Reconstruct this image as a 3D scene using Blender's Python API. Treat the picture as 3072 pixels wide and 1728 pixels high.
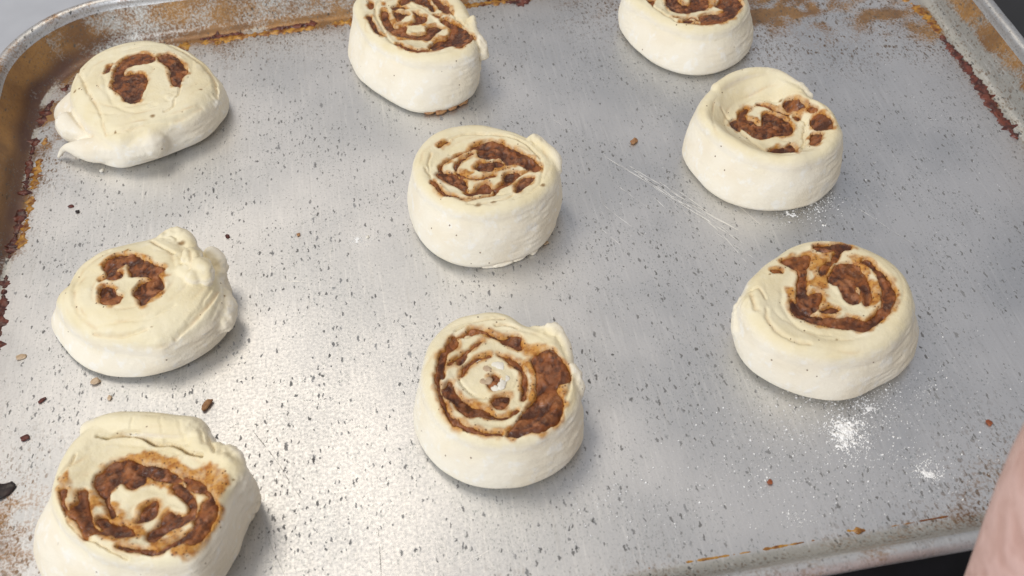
import bpy, bmesh, math, random
import numpy as np
from mathutils import Vector, Matrix
from mathutils.bvhtree import BVHTree

for o in list(bpy.data.objects):
    bpy.data.objects.remove(o)
scene = bpy.context.scene
COL = scene.collection
MM = 0.001

# ------------------------------------------------------------------ camera
cam_d = bpy.data.cameras.new('camera')
cam = bpy.data.objects.new('camera', cam_d)
COL.objects.link(cam)
RT = Vector((0.98616371, -0.15871388, -0.04786479))
UP = Vector((0.15147546, 0.74541388, 0.64916357))
FW = Vector((0.06735219, 0.64743189, -0.75914137))
CAM = Vector((-0.03962105, -0.29137668, 0.30122138))
m = Matrix(((RT.x, UP.x, -FW.x, CAM.x), (RT.y, UP.y, -FW.y, CAM.y),
            (RT.z, UP.z, -FW.z, CAM.z), (0, 0, 0, 1)))
cam.matrix_world = m
cam_d.sensor_width = 36.0
cam_d.lens = 3100 / 3072 * 36.0
cam_d.clip_start = 0.01
cam_d.clip_end = 50
cam_d.dof.use_dof = True
cam_d.dof.focus_distance = 0.41
cam_d.dof.aperture_fstop = 18.0
scene.camera = cam

# ------------------------------------------------------------------ light
world = bpy.data.worlds.new('World')
scene.world = world
world.use_nodes = True
bg = world.node_tree.nodes['Background']
bg.inputs[0].default_value = (0.965, 0.965, 1.0, 1)
bg.inputs[1].default_value = 0.46


def area(name, loc, target, size, size_y, power, color, shape='RECTANGLE'):
    l = bpy.data.lights.new(name, 'AREA')
    l.shape = shape
    l.size = size
    if shape in ('RECTANGLE', 'ELLIPSE'):
        l.size_y = size_y
    l.energy = power
    l.color = color
    o = bpy.data.objects.new(name, l)
    COL.objects.link(o)
    o.location = loc
    d = Vector(target) - Vector(loc)
    o.rotation_euler = d.to_track_quat('-Z', 'Y').to_euler()
    return o


area('ceiling_lamp', (-0.38, 0.66, 1.35), (-0.05, 0.0, 0.0), 0.60, 0.60, 4.6, (1.0, 0.88, 0.70), 'DISK')
area('window_light', (-1.15, -0.95, 1.15), (0.0, 0.0, 0.0), 0.9, 0.9, 24.0, (0.94, 0.97, 1.0))

scene.view_settings.view_transform = 'Standard'
scene.view_settings.look = 'None'
scene.view_settings.exposure = 0.04
scene.view_settings.gamma = 1.0


# ------------------------------------------------------------------ helpers
def hash3(ix, iy, iz, seed):
    h = (ix.astype(np.int64) * 374761393 + iy.astype(np.int64) * 668265263
         + iz.astype(np.int64) * 2147483647 + seed * 974634721) & 0xffffffff
    h = ((h ^ (h >> 13)) * 1274126177) & 0xffffffff
    h = ((h ^ (h >> 16)) * 2246822519) & 0xffffffff
    return ((h ^ (h >> 15)) & 0xffff) / 32767.5 - 1.0


def vnoise(P, scale, seed=0):
    """smooth value noise in -1..1, P in mm, scale = feature size in mm"""
    Q = np.asarray(P, float) / scale
    I = np.floor(Q).astype(np.int64)
    f = Q - I
    f = f * f * f * (f * (f * 6 - 15) + 10)
    out = 0
    for dx in (0, 1):
        wx = f[:, 0] if dx else 1 - f[:, 0]
        for dy in (0, 1):
            wy = f[:, 1] if dy else 1 - f[:, 1]
            for dz in (0, 1):
                wz = f[:, 2] if dz else 1 - f[:, 2]
                out = out + wx * wy * wz * hash3(I[:, 0] + dx, I[:, 1] + dy, I[:, 2] + dz, seed)
    return out


def sstep(a, b, x):
    t = np.clip((x - a) / (b - a), 0, 1)
    return t * t * (3 - 2 * t)


def seg_dist(P, line):
    L = np.asarray(line, float)
    best = np.full(len(P), 1e9)
    for a, b in zip(L[:-1], L[1:]):
        d = b - a
        t = np.clip(((P - a) @ d) / max(d @ d, 1e-9), 0, 1)
        best = np.minimum(best, np.hypot(*(P - a - t[:, None] * d).T))
    return best


def poly_sd(P, poly):
    """signed distance to a closed polygon, negative inside"""
    L = np.asarray(poly, float)
    d = seg_dist(P, np.vstack([L, L[:1]]))
    ins = np.zeros(len(P), bool)
    j = len(L) - 1
    for i in range(len(L)):
        yi, yj = L[i, 1], L[j, 1]
        c = (yi > P[:, 1]) != (yj > P[:, 1])
        with np.errstate(divide='ignore', invalid='ignore'):
            xx = (L[j, 0] - L[i, 0]) * (P[:, 1] - yi) / (yj - yi) + L[i, 0]
        ins ^= c & (P[:, 0] < xx)
        j = i
    return np.where(ins, -d, d)


def worley(P, scale, seed=0):
    """distance to the nearest cell point (0..~1) and that cell's random value, 2D"""
    Q = np.asarray(P, float)[:, :2] / scale
    I = np.floor(Q).astype(np.int64)
    best = np.full(len(Q), 9.0); val = np.zeros(len(Q))
    z = np.zeros(len(Q), np.int64)
    for dx in (-1, 0, 1):
        for dy in (-1, 0, 1):
            cx, cy = I[:, 0] + dx, I[:, 1] + dy
            px = cx + .5 + .48 * hash3(cx, cy, z, seed); py = cy + .5 + .48 * hash3(cx, cy, z, seed + 1)
            d = np.hypot(Q[:, 0] - px, Q[:, 1] - py)
            v = hash3(cx, cy, z, seed + 2)
            val = np.where(d < best, v, val); best = np.minimum(best, d)
    return best, val


def round_line(pts, n=4):
    """Catmull-Rom through the points"""
    p = np.asarray(pts, float)
    if len(p) < 3:
        return p
    q = np.vstack([2 * p[0] - p[1], p, 2 * p[-1] - p[-2]])
    out = []
    for i in range(1, len(q) - 2):
        for t in np.arange(n) / n:
            a, b, c, d = q[i - 1], q[i], q[i + 1], q[i + 2]
            out.append(.5 * (2 * b + (c - a) * t + (2 * a - 5 * b + 4 * c - d) * t * t + (3 * b - a - 3 * c + d) * t ** 3))
    out.append(p[-1])
    return np.array(out)


def round_poly(poly, n=3):
    p = np.asarray(poly, float)
    out = []
    m = len(p)
    for i in range(m):
        a, b, c, d = p[i - 1], p[i], p[(i + 1) % m], p[(i + 2) % m]
        for t in np.arange(n) / n:
            out.append(.5 * (2 * b + (c - a) * t + (2 * a - 5 * b + 4 * c - d) * t * t + (3 * b - a - 3 * c + d) * t ** 3))
    return np.array(out)


def mesh_obj(name, verts, faces, mat, parent=None, loc=None, smooth=True, attrs=None):
    me = bpy.data.meshes.new(name)
    me.from_pydata([tuple(v) for v in verts], [], faces if isinstance(faces, list) else faces.tolist())
    me.update()
    if smooth:
        me.polygons.foreach_set('use_smooth', [True] * len(me.polygons))
    for k, v in (attrs or {}).items():
        a = me.attributes.new(k, 'FLOAT', 'POINT')
        a.data.foreach_set('value', np.asarray(v, np.float32))
    me.materials.append(mat)
    o = bpy.data.objects.new(name, me)
    COL.objects.link(o)
    if parent:
        o.parent = parent
    if loc is not None:
        o.location = loc
    return o


def tag(o, label=None, cat=None, group=None, kind=None):
    for k, v in (('label', label), ('category', cat), ('group', group), ('kind', kind)):
        if v:
            o[k] = v
    return o


def empty(name, loc):
    o = bpy.data.objects.new(name, None)
    o.empty_display_size = 0.02
    COL.objects.link(o)
    o.location = loc
    return o


# ------------------------------------------------------------------ materials
class NT:
    def __init__(self, name):
        self.m = bpy.data.materials.new(name)
        self.m.use_nodes = True
        self.t = self.m.node_tree
        self.b = self.t.nodes['Principled BSDF']

    def n(self, typ, **kw):
        nd = self.t.nodes.new(typ)
        for k, v in kw.items():
            if k in nd.inputs.keys() if isinstance(k, str) else False:
                nd.inputs[k].default_value = v
            else:
                setattr(nd, k, v)
        return nd

    def l(self, a, b):
        self.t.links.new(a, b)

    def val(self, s, v):
        if isinstance(v, (int, float)):
            s.default_value = v
        elif isinstance(v, tuple):
            s.default_value = v
        else:
            self.l(v, s)

    def math(self, op, a, b=0.0, c=0.0, clamp=False):
        nd = self.t.nodes.new('ShaderNodeMath')
        nd.operation = op
        nd.use_clamp = clamp
        self.val(nd.inputs[0], a); self.val(nd.inputs[1], b); self.val(nd.inputs[2], c)
        return nd.outputs[0]

    def mix(self, fac, a, b):
        nd = self.t.nodes.new('ShaderNodeMix')
        nd.data_type = 'RGBA'
        self.val(nd.inputs[0], fac); self.val(nd.inputs[6], a); self.val(nd.inputs[7], b)
        return nd.outputs[2]

    def ramp(self, v, lo, hi, a=0.0, b=1.0):
        nd = self.t.nodes.new('ShaderNodeMapRange')
        nd.interpolation_type = 'SMOOTHSTEP'
        self.val(nd.inputs[0], v)
        nd.inputs[1].default_value = lo; nd.inputs[2].default_value = hi
        nd.inputs[3].default_value = a; nd.inputs[4].default_value = b
        return nd.outputs[0]

    def attr(self, name):
        nd = self.t.nodes.new('ShaderNodeAttribute')
        nd.attribute_name = name
        return nd.outputs['Fac']

    def coord(self, scale=(1, 1, 1), rot=(0, 0, 0), loc=(0, 0, 0)):
        tc = self.t.nodes.new('ShaderNodeTexCoord')
        mp = self.t.nodes.new('ShaderNodeMapping')
        mp.inputs['Scale'].default_value = scale
        mp.inputs['Rotation'].default_value = rot
        mp.inputs['Location'].default_value = loc
        self.l(tc.outputs['Object'], mp.inputs[0])
        return mp.outputs[0]

    def noise(self, vec, scale, detail=2.0, rough=0.5):
        nd = self.t.nodes.new('ShaderNodeTexNoise')
        self.l(vec, nd.inputs['Vector'])
        nd.inputs['Scale'].default_value = scale
        nd.inputs['Detail'].default_value = detail
        nd.inputs['Roughness'].default_value = rough
        return nd.outputs['Fac'], nd.outputs['Color']

    def vor(self, vec, scale, rnd=1.0):
        nd = self.t.nodes.new('ShaderNodeTexVoronoi')
        self.l(vec, nd.inputs['Vector'])
        nd.inputs['Scale'].default_value = scale
        nd.inputs['Randomness'].default_value = rnd
        return nd.outputs['Distance'], nd.outputs['Color']

    def bump(self, h, strength, dist, normal=None):
        nd = self.t.nodes.new('ShaderNodeBump')
        nd.inputs['Strength'].default_value = strength
        nd.inputs['Distance'].default_value = dist
        self.l(h, nd.inputs['Height'])
        if normal is not None:
            self.l(normal, nd.inputs['Normal'])
        return nd.outputs[0]

    def set(self, **kw):
        for k, v in kw.items():
            self.val(self.b.inputs[k.replace('_', ' ')], v)
        return self.m


def mat_dough():
    t = NT('dough')
    co = t.coord()
    big, _ = t.noise(co, 55, 2)
    mid, _ = t.noise(co, 240, 3, .6)
    fine, _ = t.noise(co, 1500, 2, .6)
    floury = (0.83, 0.765, 0.635, 1)
    cutc = t.mix(t.ramp(big, .35, .65), (0.76, 0.655, 0.42, 1), (0.80, 0.715, 0.50, 1))
    cut = t.math('MULTIPLY', t.attr('cut'), t.ramp(mid, .15, .6, .75, 1.0), clamp=True)
    fl2 = t.mix(t.ramp(big, .42, .68, 0, .5), floury, (0.76, 0.655, 0.48, 1))
    col = t.mix(cut, fl2, cutc)
    # loose flour patches on the outside
    col = t.mix(t.math('MULTIPLY', t.ramp(mid, .52, .7), t.math('SUBTRACT', .55, t.math('MULTIPLY', cut, .45))), col, (0.86, 0.845, 0.80, 1))
    st = t.attr('stain')
    sf = t.math('MULTIPLY', st, t.ramp(mid, .25, .65, .65, 1.2), clamp=True)
    stc = t.mix(t.ramp(t.noise(co, 520, 4, .7)[0], .36, .60), (0.36, 0.130, 0.024, 1), (0.56, 0.275, 0.065, 1))
    col = t.mix(sf, col, stc)
    # cinnamon flecks in the stained dough and a few stray ones elsewhere
    vd, vc = t.vor(co, 1000)
    sep = t.n('ShaderNodeSeparateColor'); t.l(vc, sep.inputs[0])
    fl = t.math('MULTIPLY', t.ramp(vd, .42, .25), t.math('LESS_THAN', sep.outputs[0], t.math('MULTIPLY_ADD', sf, .26, .003)))
    col = t.mix(t.math('MULTIPLY', fl, .85), col, (0.11, 0.045, 0.015, 1))
    sp = t.attr('spot')
    col = t.mix(t.math('MULTIPLY', sp, .9), col, (0.24, 0.13, 0.04, 1))
    bp = t.bump(mid, .30, .0008)
    wr, _ = t.noise(t.coord((1, 1, 3.2)), 300, 3, .6)
    bp = t.bump(wr, .22, .0007, bp)
    bp = t.bump(fine, .4, .00025, bp)
    t.l(bp, t.b.inputs['Normal'])
    return t.set(Base_Color=col, Roughness=t.math('SUBTRACT', .85, t.math('MULTIPLY', cut, .33)), Specular_IOR_Level=.3)


def mat_filling():
    t = NT('cinnamon_filling')
    co = t.coord()
    a, _ = t.noise(co, 260, 3, .6)
    b, _ = t.noise(co, 800, 3, .6)
    c, _ = t.noise(co, 120, 2)
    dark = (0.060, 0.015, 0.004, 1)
    brown = (0.235, 0.066, 0.012, 1)
    orange = (0.34, 0.120, 0.024, 1)
    pink = (0.33, 0.125, 0.048, 1)
    col = t.mix(t.ramp(a, .34, .56), dark, brown)
    col = t.mix(t.math('MULTIPLY', t.attr('lump'), t.ramp(c, .35, .6, .15, 1.0), clamp=True), col, pink)
    col = t.mix(t.math('MULTIPLY', t.attr('edge'), t.ramp(b, .3, .6, .45, 1.0), clamp=True), col, orange)
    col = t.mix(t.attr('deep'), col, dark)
    vd, vc = t.vor(co, 1200)
    sep = t.n('ShaderNodeSeparateColor'); t.l(vc, sep.inputs[0])
    fl = t.math('MULTIPLY', t.ramp(vd, .45, .25), t.math('LESS_THAN', sep.outputs[0], .14))
    col = t.mix(t.math('MULTIPLY', fl, .6), col, (0.07, 0.022, 0.008, 1))
    t.l(t.bump(b, .5, .0006), t.b.inputs['Normal'])
    return t.set(Base_Color=col, Roughness=t.ramp(a, .3, .7, .32, .6), Specular_IOR_Level=.5)


def mat_pan():
    t = NT('worn_aluminium')
    co = t.coord()
    big, _ = t.noise(co, 18, 3)
    mid, _ = t.noise(co, 130, 4, .6)
    fine, _ = t.noise(co, 900, 3, .65)
    base = t.mix(t.ramp(big, .35, .65), (0.57, 0.58, 0.60, 1), (0.69, 0.69, 0.70, 1))
    base = t.mix(t.ramp(fine, .45, .8, 0, .35), base, (0.42, 0.42, 0.42, 1))
    base = t.mix(t.math('MULTIPLY', t.attr('dull'), .8), base, (0.44, 0.43, 0.39, 1))
    br, _ = t.noise(t.coord((1, .06, 1), (0, 0, .55)), 900, 2, .6)
    base = t.mix(t.ramp(br, .5, .75, 0, .30), base, (0.86, 0.855, 0.85, 1))
    br2, _ = t.noise(t.coord((1, .05, 1), (0, 0, -.2)), 700, 2, .6)
    base = t.mix(t.ramp(br2, .52, .78, 0, .30), base, (0.46, 0.455, 0.45, 1))
    # warped coordinate for ragged marks
    nz = t.t.nodes.new('ShaderNodeTexNoise')
    nz.inputs['Scale'].default_value = 560; nz.inputs['Detail'].default_value = 2
    tc = t.t.nodes.new('ShaderNodeTexCoord'); t.l(tc.outputs['Object'], nz.inputs['Vector'])
    w = t.t.nodes.new('ShaderNodeVectorMath'); w.operation = 'MULTIPLY_ADD'
    t.l(nz.outputs['Color'], w.inputs[0]); w.inputs[1].default_value = (.0021,) * 3
    t.l(tc.outputs['Object'], w.inputs[2])

    def pits(scale, sq, rot, dens, lo, hi, dens_attr=True):
        mp = t.t.nodes.new('ShaderNodeMapping')
        mp.inputs['Rotation'].default_value = (0, 0, rot)
        mp.inputs['Scale'].default_value = (1, sq, 1)
        t.l(w.outputs[0], mp.inputs[0])
        d, c = t.vor(mp.outputs[0], scale)
        s = t.n('ShaderNodeSeparateColor'); t.l(c, s.inputs[0])
        cl, _ = t.noise(co, 26, 4, .6)
        dd = t.math('MULTIPLY', t.ramp(cl, .33, .67, .10, 2.0), dens)
        size = t.math('MULTIPLY_ADD', s.outputs[1], hi - lo, lo)
        shape = t.ramp(t.math('SUBTRACT', size, d), -.03, .06)
        return t.math('MULTIPLY', shape, t.math('MULTIPLY', t.math('LESS_THAN', s.outputs[0], dd), t.math('MULTIPLY_ADD', s.outputs[2], .6, .4)))
    p1 = pits(300, .32, .12, .30, .05, .20)
    p0 = pits(140, .34, .2, .22, .03, .10)
    p1 = t.math('MAXIMUM', p1, p0)
    p2 = pits(680, .34, -.05, .60, .08, .32)
    p3 = pits(1400, .45, .2, .75, .12, .38)
    am = t.attr('amber')
    amber = t.math('SUBTRACT', t.math('MULTIPLY', am, 1.75), t.math('ADD', t.ramp(mid, .3, .68, .40, 0.0), t.ramp(fine, .38, .62, .70, 0.0)), clamp=True)
    amber = t.math('MULTIPLY', amber, .94)
    st1, _ = t.noise(co, 40, 5, .65)
    amc = t.mix(t.ramp(st1, .3, .7), (0.15, 0.062, 0.014, 1), (0.36, 0.175, 0.038, 1))
    amc = t.mix(t.ramp(fine, .5, .8, 0, .5), amc, (0.14, 0.055, 0.016, 1))
    amc = t.mix(t.math('MULTIPLY', t.attr('foot'), t.ramp(st1, .3, .6, .5, 1.0)), amc, (0.085, 0.028, 0.012, 1))
    col = t.mix(amber, base, amc)
    # ragged speckled edge of the stains
    sp = t.attr('speck')
    p4 = pits(900, .42, .1, .95, .18, .5)
    spk = t.math('MULTIPLY', sp, p4, clamp=True)
    col = t.mix(t.math('MULTIPLY', spk, .8), col, (0.17, 0.095, 0.04, 1))
    col = t.mix(t.math('MULTIPLY', p3, .55), col, (0.16, 0.195, 0.19, 1))
    col = t.mix(t.math('MULTIPLY', p2, .85), col, (0.09, 0.085, 0.078, 1))
    col = t.mix(t.math('MULTIPLY', p1, .95), col, (0.045, 0.04, 0.035, 1))
    allp = t.math('MAXIMUM', p1, t.math('MULTIPLY', p2, .6))
    metal = t.math('SUBTRACT', 1.0, t.math('MAXIMUM', t.math('MULTIPLY', amber, .75), t.math('MULTIPLY', allp, .8)))
    rough = t.math('ADD', t.math('ADD', t.ramp(fine, .3, .7, .40, .50), t.math('MULTIPLY', t.attr('dull'), .16)), t.math('SUBTRACT', t.math('MULTIPLY', allp, .3), t.math('MULTIPLY', amber, .22)))
    b1 = t.bump(t.math('SUBTRACT', fine, allp), .12, .0003)
    b2 = t.bump(big, .025, .004, b1)
    t.l(b2, t.b.inputs['Normal'])
    return t.set(Base_Color=col, Metallic=metal, Roughness=rough)


def mat_simple(name, c1, c2, scale, rough=.6, metal=0.0, bump=.0, spec=.5):
    t = NT(name)
    co = t.coord()
    a, _ = t.noise(co, scale, 3, .6)
    if bump:
        t.l(t.bump(a, .5, bump), t.b.inputs['Normal'])
    return t.set(Base_Color=t.mix(t.ramp(a, .35, .65), c1, c2), Roughness=rough, Metallic=metal, Specular_IOR_Level=spec)


M_DOUGH = mat_dough()
M_FILL = mat_filling()
M_PAN = mat_pan()
M_CRUST = mat_simple('burnt_sugar', (0.045, 0.010, 0.009, 1), (0.16, 0.040, 0.024, 1), 300, .38, 0, .0006)
M_CRUST2 = mat_simple('amber_sugar', (0.16, 0.045, 0.010, 1), (0.52, 0.26, 0.040, 1), 260, .35, 0, .0006)
M_FLOUR = mat_simple('flour', (0.84, 0.83, 0.81, 1), (0.90, 0.89, 0.87, 1), 900, .95)
M_SCR = mat_simple('bright_scratch', (0.86, 0.85, 0.82, 1), (0.95, 0.94, 0.92, 1), 300, .42, .8)
M_SCRD = mat_simple('dark_scratch', (0.16, 0.16, 0.15, 1), (0.30, 0.29, 0.27, 1), 300, .5, .3)
M_HOB = mat_simple('black_enamel', (0.008, 0.008, 0.009, 1), (0.014, 0.014, 0.018, 1), 30, .35)
M_TOP = mat_simple('grey_worktop', (0.40, 0.41, 0.44, 1), (0.46, 0.47, 0.50, 1), 20, .5)
M_SKIN = mat_simple('skin', (0.60, 0.36, 0.30, 1), (0.72, 0.47, 0.41, 1), 140, .5, 0, .0012)
M_SHIRT = mat_simple('pink_cotton', (0.55, 0.25, 0.32, 1), (0.60, 0.29, 0.36, 1), 300, .9, 0, .0008)
CRUMB = {
    'brown': mat_simple('brown_crumb', (0.27, 0.12, 0.05, 1), (0.46, 0.25, 0.11, 1), 300, .6, 0, .0006),
    'beige': mat_simple('beige_crumb', (0.45, 0.32, 0.20, 1), (0.60, 0.46, 0.32, 1), 300, .6, 0, .0006),
    'maroon': mat_simple('maroon_flake', (0.07, 0.016, 0.012, 1), (0.15, 0.035, 0.022, 1), 300, .45, 0, .0006),
    'black': mat_simple('charred', (0.010, 0.006, 0.006, 1), (0.03, 0.016, 0.014, 1), 300, .4, 0, .0006),
    'rust': mat_simple('rust_bit', (0.22, 0.05, 0.015, 1), (0.34, 0.10, 0.03, 1), 300, .5, 0, .0006),
    'white': mat_simple('dough_bit', (0.74, 0.69, 0.58, 1), (0.82, 0.78, 0.70, 1), 300, .8, 0, .0006)}

M_CRUMB_FILL = CRUMB['brown']

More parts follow.
